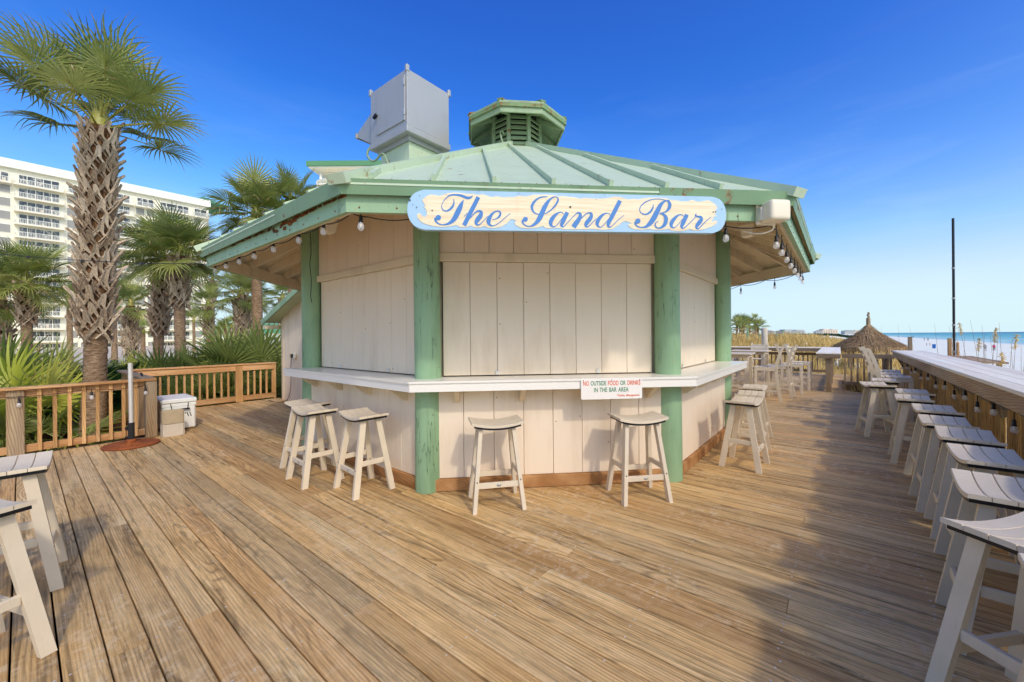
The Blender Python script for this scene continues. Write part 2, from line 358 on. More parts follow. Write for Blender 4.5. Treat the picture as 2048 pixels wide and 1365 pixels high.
M['rust'] = paint('rusty_iron', S(150, 82, 44), .8, .3, S(70, 40, 26), .6, rust=2)
M['cream_plastic'] = plain('cream_plastic', S(232, 224, 204), .35, .5, .03)
M['beige_plastic'] = plain('beige_lamp', S(206, 190, 160), .4, .5, .04)
M['concrete'] = plain('concrete', S(176, 162, 138), .9, .2, .16, 18)
M['concrete2'] = plain('pale_concrete', S(200, 192, 180), .9, .2, .12, 18)
M['cooler'] = plain('cooler_plastic', S(244, 244, 246), .4, .45, .02)
M['signblue'] = paint('sign_blue', S(164, 202, 236), .5, .05, S(120, 150, 176), .25, bstr=.3)
M['letter'] = paint('sign_letter', S(74, 132, 204), .5, .07, S(80, 110, 170), .3)
M['signwhite'] = plain('sign_white', S(238, 236, 236), .35, .4, .02)
M['redtxt'] = plain('red_print', S(228, 104, 62), .5)
M['greentxt'] = plain('green_print', S(70, 140, 104), .5)
M['wire'] = M['black']
def creamsign():
    m = NT('sign_cream'); p = m.coord('pos')
    g = m.noise(m.scl(p, 3, 3, 90), 1, 4)
    c = m.mix(m.step(g, .4, .75), S(244, 230, 206), S(226, 204, 168))
    t = m.n('ShaderNodeVectorMath', {0: p, 1: (.707, .707, 0)}, operation='DOT_PRODUCT').outputs['Value']
    tv = m.n('ShaderNodeCombineXYZ', {0: t, 2: m.n('ShaderNodeSeparateXYZ', {0: p}).outputs[2]}).outputs[0]
    s_ = m.math('MULTIPLY', m.step(m.noise(m.scl(tv, 11, 1, 1.2), 1, 3), .55, .72), m.step(m.noise(tv, 2.1, 2), .42, .62))
    c = m.mix(m.math('MULTIPLY', s_, .7), c, S(226, 172, 104))
    return m.done(c, .6, g, .4, .003, .25)
M['signcream'] = creamsign()
def bulbmat():
    m = NT('clear_bulb_glass'); m.done((.95, .94, .9, 1), .05, None, spec=.6)
    tr = m.n('ShaderNodeBsdfTransparent'); mx = m.n('ShaderNodeMixShader', {0: .66}); m.nt.links.new(m.b.outputs[0], mx.inputs[1]); m.nt.links.new(tr.outputs[0], mx.inputs[2])
    m.nt.links.new(mx.outputs[0], m.nt.nodes['Material Output'].inputs[0]); return m.mat
M['bulb'] = bulbmat()
def sandmat():
    m = NT('white_sand'); p = m.coord('pos'); n = m.noise(p, .35, 5, .6)
    c = m.ramp(n, [(.3, S(242, 236, 220)), (.55, S(250, 246, 236)), (.8, S(254, 252, 246))])
    c = m.mix(m.math('MULTIPLY', m.step(m.noise(p, 2.5, 5, .7), .5, .7), .25), c, S(206, 196, 182))
    return m.done(c, .95, m.math('ADD', m.noise(p, 3, 4), m.noise(p, .7, 3)), .6, .15, .1)
M['sand'] = sandmat()
def seamat():
    m = NT('sea_water'); p = m.coord('pos'); x = m.n('ShaderNodeSeparateXYZ', {0: p}).outputs[0]
    xx = m.math('ADD', x, m.math('MULTIPLY_ADD', m.noise(m.scl(p, .05, .015, 1), 1, 3), 26, -13))
    c = m.ramp(m.step(xx, 52, 900), [(0, S(190, 222, 216)), (.03, S(140, 206, 204)), (.12, S(78, 178, 184)), (.5, S(40, 146, 162)), (1, S(28, 102, 136))])
    c = m.mix(m.math('MULTIPLY', m.step(m.noise(m.scl(p, .09, .018, 1), 1, 4, .6), .46, .66), .35), c, S(38, 112, 140))
    f = m.math('MULTIPLY', m.step(m.noise(m.scl(p, .16, .02, 1), 1, 5, .65), .56, .64), m.step(xx, 120, 62))
    edge = m.step(m.math('ADD', x, m.math('MULTIPLY', m.noise(m.scl(p, .1, .06, 1), 1, 4), 10)), 62, 58.5)
    c = m.mix(m.math('MAXIMUM', m.math('MULTIPLY', f, .85), edge), c, S(240, 244, 244))
    return m.done(c, .38, m.noise(m.scl(p, .5, .2, 1), 1, 4), .25, .4, .3)
M['sea'] = seamat()
def strawmat():
    m = NT('pine_straw'); p = m.coord('pos'); n = m.noise(p, 14, 6, .75, 2)
    c = m.ramp(n, [(.3, S(70, 40, 24)), (.5, S(128, 80, 50)), (.7, S(176, 124, 84))]); return m.done(c, .95, n, 1, .03, .1)
M['straw'] = strawmat()
def barkmat(name, cols, sc=(9, 9, 40)):
    m = NT(name); p = m.coord('pos'); n = m.noise(m.scl(p, *sc), 1, 5, .65)
    c = m.ramp(n, [(.3, cols[0]), (.52, cols[1]), (.72, cols[2])]); c = m.mix(m.math('MULTIPLY', m.step(m.noise(p, 3, 3), .5, .7), .4), c, cols[0])
    return m.done(c, .9, n, .9, .02, .15)
M['trunk'] = barkmat('palm_trunk_bark', [S(92, 72, 54), S(150, 126, 102), S(190, 170, 146)])
M['fibre'] = barkmat('palm_fibre', [S(64, 46, 34), S(112, 84, 60), S(156, 122, 90)], (30, 30, 9))
def bootmat():
    m = NT('dry_leaf_base'); p = m.off(m.coord('obj'), 9); n = m.noise(m.scl(p, 60, 60, 5), 1, 4, .6)
    c = m.ramp(m.math('ADD', m.math('MULTIPLY', n, .7), m.math('MULTIPLY', m.rand(), .3)), [(.3, S(112, 94, 78)), (.5, S(172, 156, 136)), (.75, S(214, 202, 184))])
    return m.done(c, .85, n, .6, .006, .15)
M['boot'] = bootmat()
M['leaf'] = leafmat('palm_leaf', [S(88, 108, 50), S(136, 152, 74), S(184, 190, 114)])
M['leafdry'] = leafmat('dry_leaf_tip', [S(150, 120, 76), S(190, 160, 112), S(206, 184, 140)], .2)
M['leafyellow'] = leafmat('palmetto_leaf', [S(120, 144, 48), S(180, 190, 74), S(222, 222, 116)])
M['leafdark'] = leafmat('sago_leaf', [S(22, 48, 24), S(36, 72, 34), S(60, 104, 50)], .2)
M['petiole'] = leafmat('leaf_stalk', [S(110, 120, 50), S(150, 156, 70), S(184, 176, 90)], .15)
def grassmat():
    m = NT('dune_grass_blade'); p = m.coord('pos')
    c = m.ramp(m.noise(p, 1.3, 4, .7), [(.28, S(150, 130, 76)), (.48, S(200, 174, 112)), (.62, S(222, 196, 132)), (.8, S(164, 166, 100))])
    return m.done(c, .8, None, spec=.15)
M['grass'] = grassmat()
M['thatch'] = barkmat('thatch', [S(104, 82, 58), S(176, 148, 112), S(220, 198, 162)], (16, 16, 5))
M['hotel'] = plain('hotel_stucco', S(250, 238, 224), .8, .2, .03, .2)
M['hotel2'] = plain('hotel_white', S(248, 244, 240), .7, .2, .02, .3)
M['shutter'] = plain('window_shutter', S(150, 152, 152), .5, .4, .08, .8)
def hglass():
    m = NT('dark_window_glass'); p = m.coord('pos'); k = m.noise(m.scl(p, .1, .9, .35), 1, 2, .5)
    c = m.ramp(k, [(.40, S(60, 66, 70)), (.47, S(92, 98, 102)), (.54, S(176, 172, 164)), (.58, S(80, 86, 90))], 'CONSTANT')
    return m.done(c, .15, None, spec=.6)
M['hglass'] = hglass()
M['hroof'] = plain('green_roof', S(96, 150, 112), .6, .3, .08, .3)
M['far1'] = plain('far_building_tan', S(214, 200, 186), .8, .2, .1, .05)
M['far2'] = plain('far_building_grey', S(178, 184, 190), .8, .2, .1, .05)
M['soil'] = plain('dark_ground', S(58, 46, 36), .95, .1, .2, 2)
M['lawn'] = plain('paving_far', S(206, 196, 180), .9, .1, .1, .4)


# ================================================================== SETTING
def sstep(a, b, x):
    t = max(0, min(1, (x - a) / (b - a))); return t * t * (3 - 2 * t)
def lerp(a, b, t): return a + (b - a) * t
def bump2(x, y): return (math.sin(x * .31 + 1.3 * math.sin(y * .17)) + math.sin(y * .23 + 1.7 * math.sin(x * .13 + 2))) * .5
def ground_z(x, y):
    x0 = lerp(1.6, -5, sstep(19, 30, y)); x1 = lerp(9, 6, sstep(19, 30, y))
    s = sstep(x0, x1, x)
    z = lerp(-.75, -2.55, s)
    if x > 6: z -= (x - 6) * .02
    dune = sstep(19, 46, y) * (1 - sstep(-2, 14, x)) * (1 - sstep(150, 400, y))
    z += dune * (1.55 + .28 * bump2(x, y)) + (.07 * bump2(x * 2.3, y * 2.1) if x > 2 and x < 50 else 0)
    if x < -8: z = lerp(z, -.45, sstep(-8.2, -9, x) * (1 - sstep(20, 35, y)))
    return max(z, -7)
def grid_axis(a, b, step, outer):
    v = []; x = a
    while x <= b: v.append(x); x += step
    lo = [a - o for o in outer][::-1]; hi = [b + o for o in outer]
    return lo + v + hi
xs = grid_axis(-60, 70, 1.6, [6, 16, 40, 100, 300, 1000, 4000, 14000]); ys = grid_axis(-20, 110, 1.6, [6, 16, 40, 90, 180, 400, 1000, 3000, 9000, 20000])
g = MB(); g.sm = True
g.add([(x, y, ground_z(x, y)) for y in ys for x in xs], [(j * len(xs) + i, j * len(xs) + i + 1, (j + 1) * len(xs) + i + 1, (j + 1) * len(xs) + i) for j in range(len(ys) - 1) for i in range(len(xs) - 1)])
g.build('sand_ground', M['sand'], kind='structure')
MB().add([(46, -12000, -3.5), (26000, -12000, -3.5), (26000, 26000, -3.5), (46, 26000, -3.5)], [(0, 1, 2, 3)]).build('sea', M['sea'], kind='structure')
# planting bed and hotel forecourt behind the left railing
MB().box(-24, -8.25, -14, 16, -.6, -.38).build('planting_bed', M['straw'], kind='structure')
MB().box(-141, -24, -60, 120, -.9, -.36).build('hotel_forecourt', M['lawn'], kind='structure')
b = MB()
for k in range(14): b.beam((-10.2 - k * .55, -.9 - .25 * math.sin(k * .8), -.36), (-10.75 - k * .55, -.9 - .25 * math.sin(k * .8 + .8), -.36), .12, .1)
b.build('planting_bed_edging', M['concrete2'], kind='structure')
MB().box(-10.9, 1.6, -4, 19, -.7, -.45).build('ground_under_deck', M['soil'], kind='structure')

# ------------------------------------------------------------------ deck of single planks
HC = Vector((-4.38, 5.52, 0))                       # centre of the octagonal hut
def oct_half(dy, ap):                               # half width of an octagon of apothem ap at offset dy
    dy = abs(dy)
    if dy >= ap: return 0
    e = ap * math.tan(PI / 8)
    return ap if dy <= e else ap - (dy - e)
deck = MB().box(-8.1, 1.5, -3.6, 12.9, -.3, -.29).build('deck', M['soil'], kind='structure')
PW, GAP = .1465, .0075
plank_cache = {}
def plank_mesh(L):
    L = round(L, 3)
    if L not in plank_cache:
        m = MB(); h = (PW - GAP) / 2; c = .004
        sec = [(-h, -.03), (h, -.03), (h, -c), (h - c, 0), (-h + c, 0), (-h, -c)]
        m.add([(0, y, z) for y, z in sec] + [(L, y, z) for y, z in sec], [tuple(range(6))[::-1], tuple(range(6, 12))] + [(i, (i + 1) % 6, 6 + (i + 1) % 6, 6 + i) for i in range(6)])
        plank_cache[L] = m.mesh('plank', M['deck'])
    return plank_cache[L]
joists = [-10.6 + .61 * k for k in range(21)]
pieces = []
y = .252 + PW / 2 - 26 * PW
while y < 18.9:
    if y < 1.28: x0, x1 = -8.2, 1.42
    elif y < 4.1: x0, x1 = -10.85, 1.42
    elif y < 13.3: x0, x1 = -8.5, 1.42
    else: x0, x1 = -5.5, (1.42 if y < 13.5 else .3)
    hw = oct_half(y - HC.y, 2.95)
    spans = [(x0, x1)] if hw <= .3 else [(x0, HC.x - hw), (HC.x + hw, x1)]
    if y > 4.1: spans = spans[-1:]
    for a, b_ in spans:
        cuts = sorted(rnd.sample(joists, 3)); cuts = [c for c in cuts if a + 1.2 < c < b_ - 1.2]
        cc = [c for i, c in enumerate(cuts) if i == 0 or c - cuts[i - 1] > 1.6][:2]
        e = [a] + cc + [b_]
        for p, q in zip(e[:-1], e[1:]): pieces.append((p, q, y))
    y += PW
pieces.sort(key=lambda t: (max(0, (t[0] + t[1]) / 2 + 3) * .2 + abs(t[2] - 2.6)))
far = MB()
for i, (p, q, y) in enumerate(pieces):
    L = q - p - .0025
    if i < 300:
        obj('plank', plank_mesh(L), deck, (p + rnd.uniform(0, .002), y + rnd.uniform(-.0012, .0012), rnd.uniform(-.0025, .0012)))
    else:
        far.box(p, p + L, y - (PW - GAP) / 2, y + (PW - GAP) / 2, -.03, rnd.uniform(-.003, 0))
far.build('planks', M['deck'], deck, kind='stuff')
scw = MB()
for p, q, y in pieces[:330]:
    for j in joists:
        if p + .05 < j < q - .05:
            for s in (-.045, .045):
                if rnd.random() < .8:
                    cx, cy = j + rnd.uniform(-.012, .012), y + s + rnd.uniform(-.008, .008); r = .0055
                    scw.add([(cx + r * math.cos(k * PI / 3), cy + r * math.sin(k * PI / 3), .0012) for k in range(6)], [tuple(range(6))])
scw.build('screw_heads', M['steel'], deck, kind='stuff')
MB().box(1.425, 1.46, -3.6, 13.4, -.3, -.002).build('rim_board', M['old_y'], deck)
MB().box(-8.25, -8.205, -3.6, 1.2, -.3, -.002).build('rim_board', M['old_y'], deck)
# raised platform board step at the far end
pl = MB().box(.12, 1.0, 13.72, 16.5, -.28, .115).build('platform', M['old_y'], kind='structure')
for k in range(6): MB().box(.12 + k * .147, .12 + k * .147 + .142, 13.68, 16.5, .118, .15).build('plank', M['old_y'], pl)

# ================================================================== BAR HUT
hut = thing('bar_hut', 'octagonal beige bar hut with green posts and green metal roof', 'bar', HC)
T8 = math.tan(PI / 8)
def FM(th): return Matrix.Rotation(th + PI / 2, 4, 'Z')    # local: x along the face, -y outwards
def fbox(m, th, t0, t1, a0, a1, z0, z1, ch=0): return m.box(t0, t1, -a1, -a0, z0, z1, FM(th), ch)
FACES = {'left': -PI / 2, 'front': -PI / 4, 'right': 0, 'rb': PI / 4, 'back': PI / 2, 'bl': 3 * PI / 4, 'l2': PI, 'lb': -3 * PI / 4}
PR, PRAD = 3.235, .128
# core wall keeps light out, floor to plate
core = MB(); R0 = 2.86 / math.cos(PI / 8)
core.prism([(R0 * math.cos(rad(22.5 + 45 * k)), R0 * math.sin(rad(22.5 + 45 * k))) for k in range(8)], 0, 3.2)
core.build('inner_wall', M['beige2'], hut)
for k in range(8):
    a = rad(22.5 + 45 * k); cx, cy = PR * math.cos(a), PR * math.sin(a)
    m = MB(); n = 22; rr = random.Random(k); ph = [rr.uniform(0, 6) for _ in range(4)]
    vs = []; fs = []; zs = [0, .03, .3, .6, .9, 1.2, 1.5, 1.8, 2.1, 2.4, 2.7, 3.05]
    for z in zs:
        for j in range(n):
            q = 2 * PI * j / n; r = PRAD * (1 + .025 * math.sin(3 * q + ph[0] + z) + .02 * math.sin(5 * q + ph[1] - 2 * z)) * (1.03 - .02 * z)
            vs.append((cx + r * math.cos(q), cy + r * math.sin(q), z))
    for i in range(len(zs) - 1):
        for j in range(n): fs.append((i * n + j, i * n + (j + 1) % n, (i + 1) * n + (j + 1) % n, (i + 1) * n + j))
    m.sm = True; m.add(vs, fs); m.build('post', M['greenpost'], hut)
def boards(th, t0, t1, n, a0, a1, z0, z1, name='siding_board', mat='beige', gap=.0035):
    w = (t1 - t0) / n
    for i in range(n):
        d = rnd.uniform(-.0015, .0015)
        fbox(MB(), th, t0 + i * w + gap / 2, t0 + (i + 1) * w - gap / 2, a0, a1 + d, z0, z1, .003).build(name, M[mat], hut)
def skirt(th):
    m = fbox(MB(), th, -1.20, 1.17, 3.03, 3.088, .004, .118, .004).build('skirting', M['skirt'], hut)
for nm, th in FACES.items():
    vis = nm in ('left', 'front', 'right')
    nb = 11 if vis else 1
    # lower wall
    boards(th, -1.185, 1.185, 8 if vis else 6, 2.88, 3.052, .12, 1.0)
    skirt(th)
    if vis:
        boards(th, -1.09, 1.09, 8, 2.88, 2.93, 1.104, 2.247, 'shutter_board')
        fbox(MB(), th, -1.10, 1.10, 2.862, 2.872, 1.09, 2.3).build('shutter_gap', M['darkvoid'], hut)
        fbox(MB(), th, -1.13, 1.13, 2.87, 2.975, 2.25, 2.335, .006).build('header_ledge', M['beige2'], hut)
        boards(th, -1.12, 1.12, 9, 2.88, 2.945, 2.338, 3.06, 'header_board')
    else:
        boards(th, -1.15, 1.15, 6, 2.88, 2.95, 1.0, 3.06)
    # plate beam over the posts
    for s in (-1, 1):
        pass
# nail heads, small stains and hardware on the siding
rn = random.Random(21)
for nm in ('left', 'front', 'right'):
    th = FACES[nm]; F = FM(th); nl = MB(); rs = MB()
    for (t0, t1, n, a, z0, z1) in ((-1.185, 1.185, 8, 3.054, .16, .97), (-1.09, 1.09, 8, 2.932, 1.14, 2.21), (-1.12, 1.12, 9, 2.947, 2.37, 3.0)):
        w = (t1 - t0) / n
        for i in range(n):
            for e in (.025, w - .025):
                z = z0
                while z < z1:
                    if rn.random() < .42:
                        t = t0 + i * w + e + rn.uniform(-.006, .006); big = rn.random() < .12; r = .006 if big else .0032
                        (rs if big else nl).lathe([(r, 0), (r, .0012)], 6, F @ Matrix.Translation((t, -a, z + rn.uniform(-.05, .05))) @ Matrix.Rotation(PI / 2, 4, 'X'))
                    z += .24
    nl.build('nail_heads', M['beige2'], hut, kind='stuff'); rs.build('rusty_nail_heads', M['rust'], hut, kind='stuff')
    for t in (-.55, .5): fbox(MB(), th, t - .018, t + .018, 2.935, 2.947, 1.106, 1.15, .003).build('shutter_bolt', M['steel'], hut)
# counter of white boards on the three open sides
AC = 3.316
ORDER = ['left', 'front', 'right']
for nm in ORDER:
    th = FACES[nm]; F = FM(th)
    o, i_ = AC * T8, 2.9 * T8
    top = MB().prism([(-i_, -2.9), (-o, -AC), (o - .0015, -AC), (i_ - .0015, -2.9)], 1.072, 1.092, F).build('counter_top', M['white'], hut)
    A2 = AC - .012
    MB().prism([(-(A2 - .02) * T8, -(A2 - .02)), (-A2 * T8, -A2), (A2 * T8 - .001, -A2), ((A2 - .02) * T8 - .001, -(A2 - .02))], .995, 1.0715, F).build('counter_apron', M['white'], hut)
    for t in (-.95, -.32, .32, .98):
        MB().add([(t + sx, y, z) for sx in (-.022, .022) for y, z in ((-3.053, 1.071), (-3.053, .86), (-3.09, .86), (-3.27, .99), (-3.27, 1.071))],
                 [(0, 1, 2, 3, 4), (9, 8, 7, 6, 5)] + [(j, 5 + j, 5 + (j + 1) % 5, (j + 1) % 5) for j in range(5)], F).build('bracket', M['beige2'], hut)
# roof
EA, EZ, SL = 4.125, 2.590, .555
def rz_(a): return EZ + SL * (EA - a)
def ring_pt(a, k, dz=0): R = a / math.cos(PI / 8); an = rad(22.5 + 45 * k); return (R * math.cos(an), R * math.sin(an), rz_(a) + dz)
m = MB()
m.add([ring_pt(EA, k) for k in range(8)] + [ring_pt(.3, k) for k in range(8)] + [ring_pt(EA, k, -.03) for k in range(8)],
      [(k, (k + 1) % 8, 8 + (k + 1) % 8, 8 + k) for k in range(8)] + [(16 + k, 16 + (k + 1) % 8, (k + 1) % 8, k) for k in range(8)])
roof = m.build('roof', M['greenroof'], hut)
m = MB(); m.add([ring_pt(EA - .03, k, -.035) for k in range(8)] + [ring_pt(.3, k, -.035) for k in range(8)], [(8 + k, 8 + (k + 1) % 8, (k + 1) % 8, k) for k in range(8)])
m.build('soffit', M['beige2'], hut)
for nm, th in FACES.items():
    F = FM(th)
    for k in range(-3, 5):
        t = (k - .5) * .44 + .03
        ae = max(abs(t) / T8 + .12, .42)
        if ae > 3.9: continue
        p = F @ Vector((t, -(EA - .05), rz_(EA - .05) + .02)); q = F @ Vector((t, -ae, rz_(ae) + .02))
        MB().beam(p, q, .03, .052).build('standing_seam', M['greenroof'], roof)
    # drip edge, two lengths with a lap
    for (s0, s1) in ((-1, .35), (.352, 1)):
        h = EA * T8 * 1.003
        m = MB(); lo = .004 if s0 > 0 else 0
        m.add([(s0 * h, -EA - .006 - lo, 2.60), (s1 * h, -EA - .006 - lo, 2.60), (s1 * (h - .005), -EA + .018 - lo, 2.497), (s0 * (h - .005), -EA + .018 - lo, 2.497),
               (s0 * h, -EA + .02, 2.60), (s1 * h, -EA + .02, 2.60), (s1 * (h - .005), -EA + .022, 2.497), (s0 * (h - .005), -EA + .022, 2.497)],
              [(0, 3, 2, 1), (4, 5, 6, 7), (0, 1, 5, 4), (3, 7, 6, 2), (0, 4, 7, 3), (1, 2, 6, 5)], F)
        m.build('drip_edge', M['greendrip'], roof)
    FA = 4.062; h = FA * T8
    m = MB(); m.prism([(-(FA - .035) * T8, -(FA - .035)), (-h, -FA), (h - .001, -FA), ((FA - .035) * T8 - .001, -(FA - .035))], 2.386, 2.552, F)
    m.build('fascia_board', M['green'], hut)
    fbox(MB(), th, -4.02 * T8 + .004, 4.02 * T8 - .004, 4.0, 4.024, 2.392, 2.55).build('sub_fascia', M['beige2'], hut)
    # rafters under the eaves
    for t in (-1.35, -.8, -.27, .27, .8, 1.35):
        a0 = max(2.95, abs(t) / T8 * .97)
        p = F @ Vector((t, -a0, rz_(a0) - .115)); q = F @ Vector((t, -3.995, rz_(3.995) - .10))
        MB().beam(p, q, .04, .15, h2=.11).build('rafter', M['beige2'], hut)
for k in range(8):
    p, q = ring_pt(EA + .03, k, .010), ring_pt(.42, k, .024)
    MB().beam(p, q, .15, .07).build('hip_cap', M['greenroof'], roof)
    an = rad(22.5 + 45 * k); R1 = 3.0 / math.cos(PI / 8)
    MB().beam((2.95 * 1.08 * math.cos(an), 2.95 * 1.08 * math.sin(an), rz_(2.95) - .13), (3.96 / math.cos(PI / 8) * math.cos(an), 3.96 / math.cos(PI / 8) * math.sin(an), rz_(3.96) - .11), .04, .15).build('hip_rafter', M['beige2'], hut)
scr = MB()
for nm in ('left', 'front', 'right'):
    F = FM(FACES[nm])
    for k in range(26):
        t = -1.62 + k * .13; scr.lathe([(.007, 0), (.007, .005)], 6, F @ Matrix.Translation((t, -EA + .04, rz_(EA - .04) + .001)))
        scr.lathe([(.006, 0), (.006, .004)], 6, F @ Matrix.Translation((t + .03, -FA - .001, 2.42 + .09 * (k % 2))) @ Matrix.Rotation(PI / 2, 4, 'X'))
scr.build('screws', M['rust'], roof, kind='stuff')
# rotted stretch under the left drip edge and a bit on the right
F = FM(FACES['left'])
rot = MB(); rr = random.Random(5)
for i in range(90):
    t = rr.uniform(-.75, 1.62); deep = math.exp(-((t - .55) / .30) ** 2)
    z = 2.505 - deep * rr.uniform(0, .06) + rr.uniform(-.006, .008); w = rr.uniform(.02, .08)
    rot.box(t, t + w, -FA - rr.uniform(.002, .006 + .006 * deep), -FA + .01, z - .006 - .012 * deep, z + .006, F)
rot.build('rotted_edge', M['rot'], hut, kind='stuff')
# cupola
CZ = rz_(.45)
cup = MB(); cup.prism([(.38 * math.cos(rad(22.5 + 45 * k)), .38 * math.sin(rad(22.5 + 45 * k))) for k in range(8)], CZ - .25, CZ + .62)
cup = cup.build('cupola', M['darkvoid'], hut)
for j in range(7):
    m = MB(); z = CZ - .05 + j * .088
    a_, b_ = .45, .40
    pts = []
    for k in range(8):
        an = rad(22.5 + 45 * k); c, s = math.cos(an), math.sin(an)
        pts += [(a_ * c, a_ * s, z), (b_ * c, b_ * s, z + .072), ((b_ - .02) * c, (b_ - .02) * s, z + .068), ((a_ - .02) * c, (a_ - .02) * s, z - .004)]
    fs = []
    for k in range(8):
        n = (k + 1) % 8
        for e in range(4): fs.append((k * 4 + e, n * 4 + e, n * 4 + (e + 1) % 4, k * 4 + (e + 1) % 4))
    m.add(pts, fs); m.build('louver', M['greencup'], cup)
for k in range(8):
    an = rad(22.5 + 45 * k); MB().box(-.03, .03, -.02, .02, CZ - .1, CZ + .6, Matrix.Translation((.435 * math.cos(an), .435 * math.sin(an), 0)) @ Matrix.Rotation(an + PI / 2, 4, 'Z')).build('corner_post', M['greencup'], cup)
RC, Z0, Z1 = .86, 4.985, 5.12
P8 = lambda R, z: [(R * math.cos(rad(22.5 + 45 * k)), R * math.sin(rad(22.5 + 45 * k)), z) for k in range(8)]
m = MB(); m.add(P8(RC + .03, Z1 + .035) + [(0, 0, Z1 + .33)] + P8(RC + .03, Z1), [(k, (k + 1) % 8, 8) for k in range(8)] + [(9 + k, 9 + (k + 1) % 8, (k + 1) % 8, k) for k in range(8)])
m.add(P8(RC - .01, Z0 + .06) + P8(.38, Z1 + .16), [(8 + k, 8 + (k + 1) % 8, (k + 1) % 8, k) for k in range(8)])
crf = m.build('cupola_roof', M['greencup'], cup)
for k in range(8):
    a0, a1 = rad(22.5 + 45 * k), rad(67.5 + 45 * k)
    for (ra, rb_, z0, z1, nm, mt) in ((RC - .03, RC, Z0, Z1 - .05, 'fascia_board', 'greencup'), (RC + .005, RC + .028, Z1 - .055, Z1 + .03, 'drip_edge', 'greencuprust')):
        pts = [(r * math.cos(a), r * math.sin(a)) for r, a in ((ra, a0), (rb_, a0), (rb_, a1), (ra, a1))]
        MB().prism(pts, z0, z1).build(nm, M[mt], cup)
    a = a0; MB().beam((.36 * math.cos(a), .36 * math.sin(a), Z1 + .10), ((RC - .04) * math.cos(a), (RC - .04) * math.sin(a), Z0 + .03), .03, .06).build('strut', M['greencup'], cup)
    p = ((RC + .03) * math.cos(a), (RC + .03) * math.sin(a), Z1 + .045)
    MB().beam(p, (.1 * math.cos(a), .1 * math.sin(a), Z1 + .33), .09, .03, w2=.05).build('hip_cap', M['greencuprust'], cup)
    MB().add([(p[0], p[1], p[2]), (p[0] * 1.07 + .02 * math.sin(a * 3), p[1] * 1.07, p[2] + .02), (p[0] * 1.02 - .05 * math.sin(a), p[1] * 1.02 + .05 * math.cos(a), p[2] + .012)], [(0, 1, 2), (2, 1, 0)])
MB().tube(spline([(.28, -.62, rz_(.66) - .02), (.2, -.62, rz_(.66) + .14), (.12, -.56, rz_(.66) + .30), (.1, -.5, rz_(.66) + .36), (.1, -.44, rz_(.66) + .33)]), .014, 8).build('vent_pipe', M['greencup'], cup)

# ================================================================== THINGS ON THE HUT
def face_pt(px, py, th, ap):                        # pixel -> (t, z) on a plane parallel to a hut face
    dx, dy = ray(px, py); d = FW + RT * (dx / FPX) - UP * (dy / FPX)
    Fi = FM(th).inverted(); o = Fi @ (Vector((0, 0, CH)) - HC); v = Fi @ d
    s = (-ap - o.y) / v.y; p = o + v * s; return p.x, p.z
TF = FACES['front']; FF = Matrix.Translation(HC) @ FM(TF)
SA = 4.10                                           # back of the name board
def poly_mesh(mb, pts, y0, y1):                      # flat shape in (t, z), thickness along y (outwards negative)
    n = len(pts); tris = [list(t) for t in tessellate_polygon([[Vector((x, z, 0)) for x, z in pts]])]
    def ta(t): a, b, c = (pts[i] for i in t); return (b[0] - a[0]) * (c[1] - a[1]) - (c[0] - a[0]) * (b[1] - a[1])
    tris = [t if ta(t) > 0 else t[::-1] for t in tris]
    area = sum(pts[i][0] * pts[(i + 1) % n][1] - pts[(i + 1) % n][0] * pts[i][1] for i in range(n))
    return mb.add([(x, y1, z) for x, z in pts] + [(x, y0, z) for x, z in pts], tris + [(i, n + i, n + (i + 1) % n, (i + 1) % n) if area < 0 else ((i + 1) % n, n + (i + 1) % n, n + i, i) for i in range(n)])
TH = .045
sgn = thing('name_sign', 'long rounded blue wooden sign reading The Sand Bar on the front fascia', 'sign', HC, TF + PI / 2)
sp = lambda q, ap=SA + TH: face_pt(q[0], q[1], TF, ap)
CAPL = spline([(850, 459.8), (836, 456), (824, 447), (816.5, 433), (814.5, 416), (819, 399), (830, 386), (848, 379.6)], 3)
CAPR = spline([(1424, 393.8), (1439, 399), (1449, 412), (1452, 430), (1449.5, 447), (1441, 460), (1427, 466.5)], 3)
outl = [sp(q) for q in CAPL + CAPR]
m = MB(); poly_mesh(m, outl, -SA, -SA - TH); poly_mesh(m, outl[::-1], -SA, -SA)
board = m.build('board', M['signblue'], sgn)
def crop(o, pts): return [(o[0] + p[0] * .10742, o[1] + p[1] * .10742) for p in pts]
O1, O2, O3 = (810, 370), (1020, 375), (1240, 375)
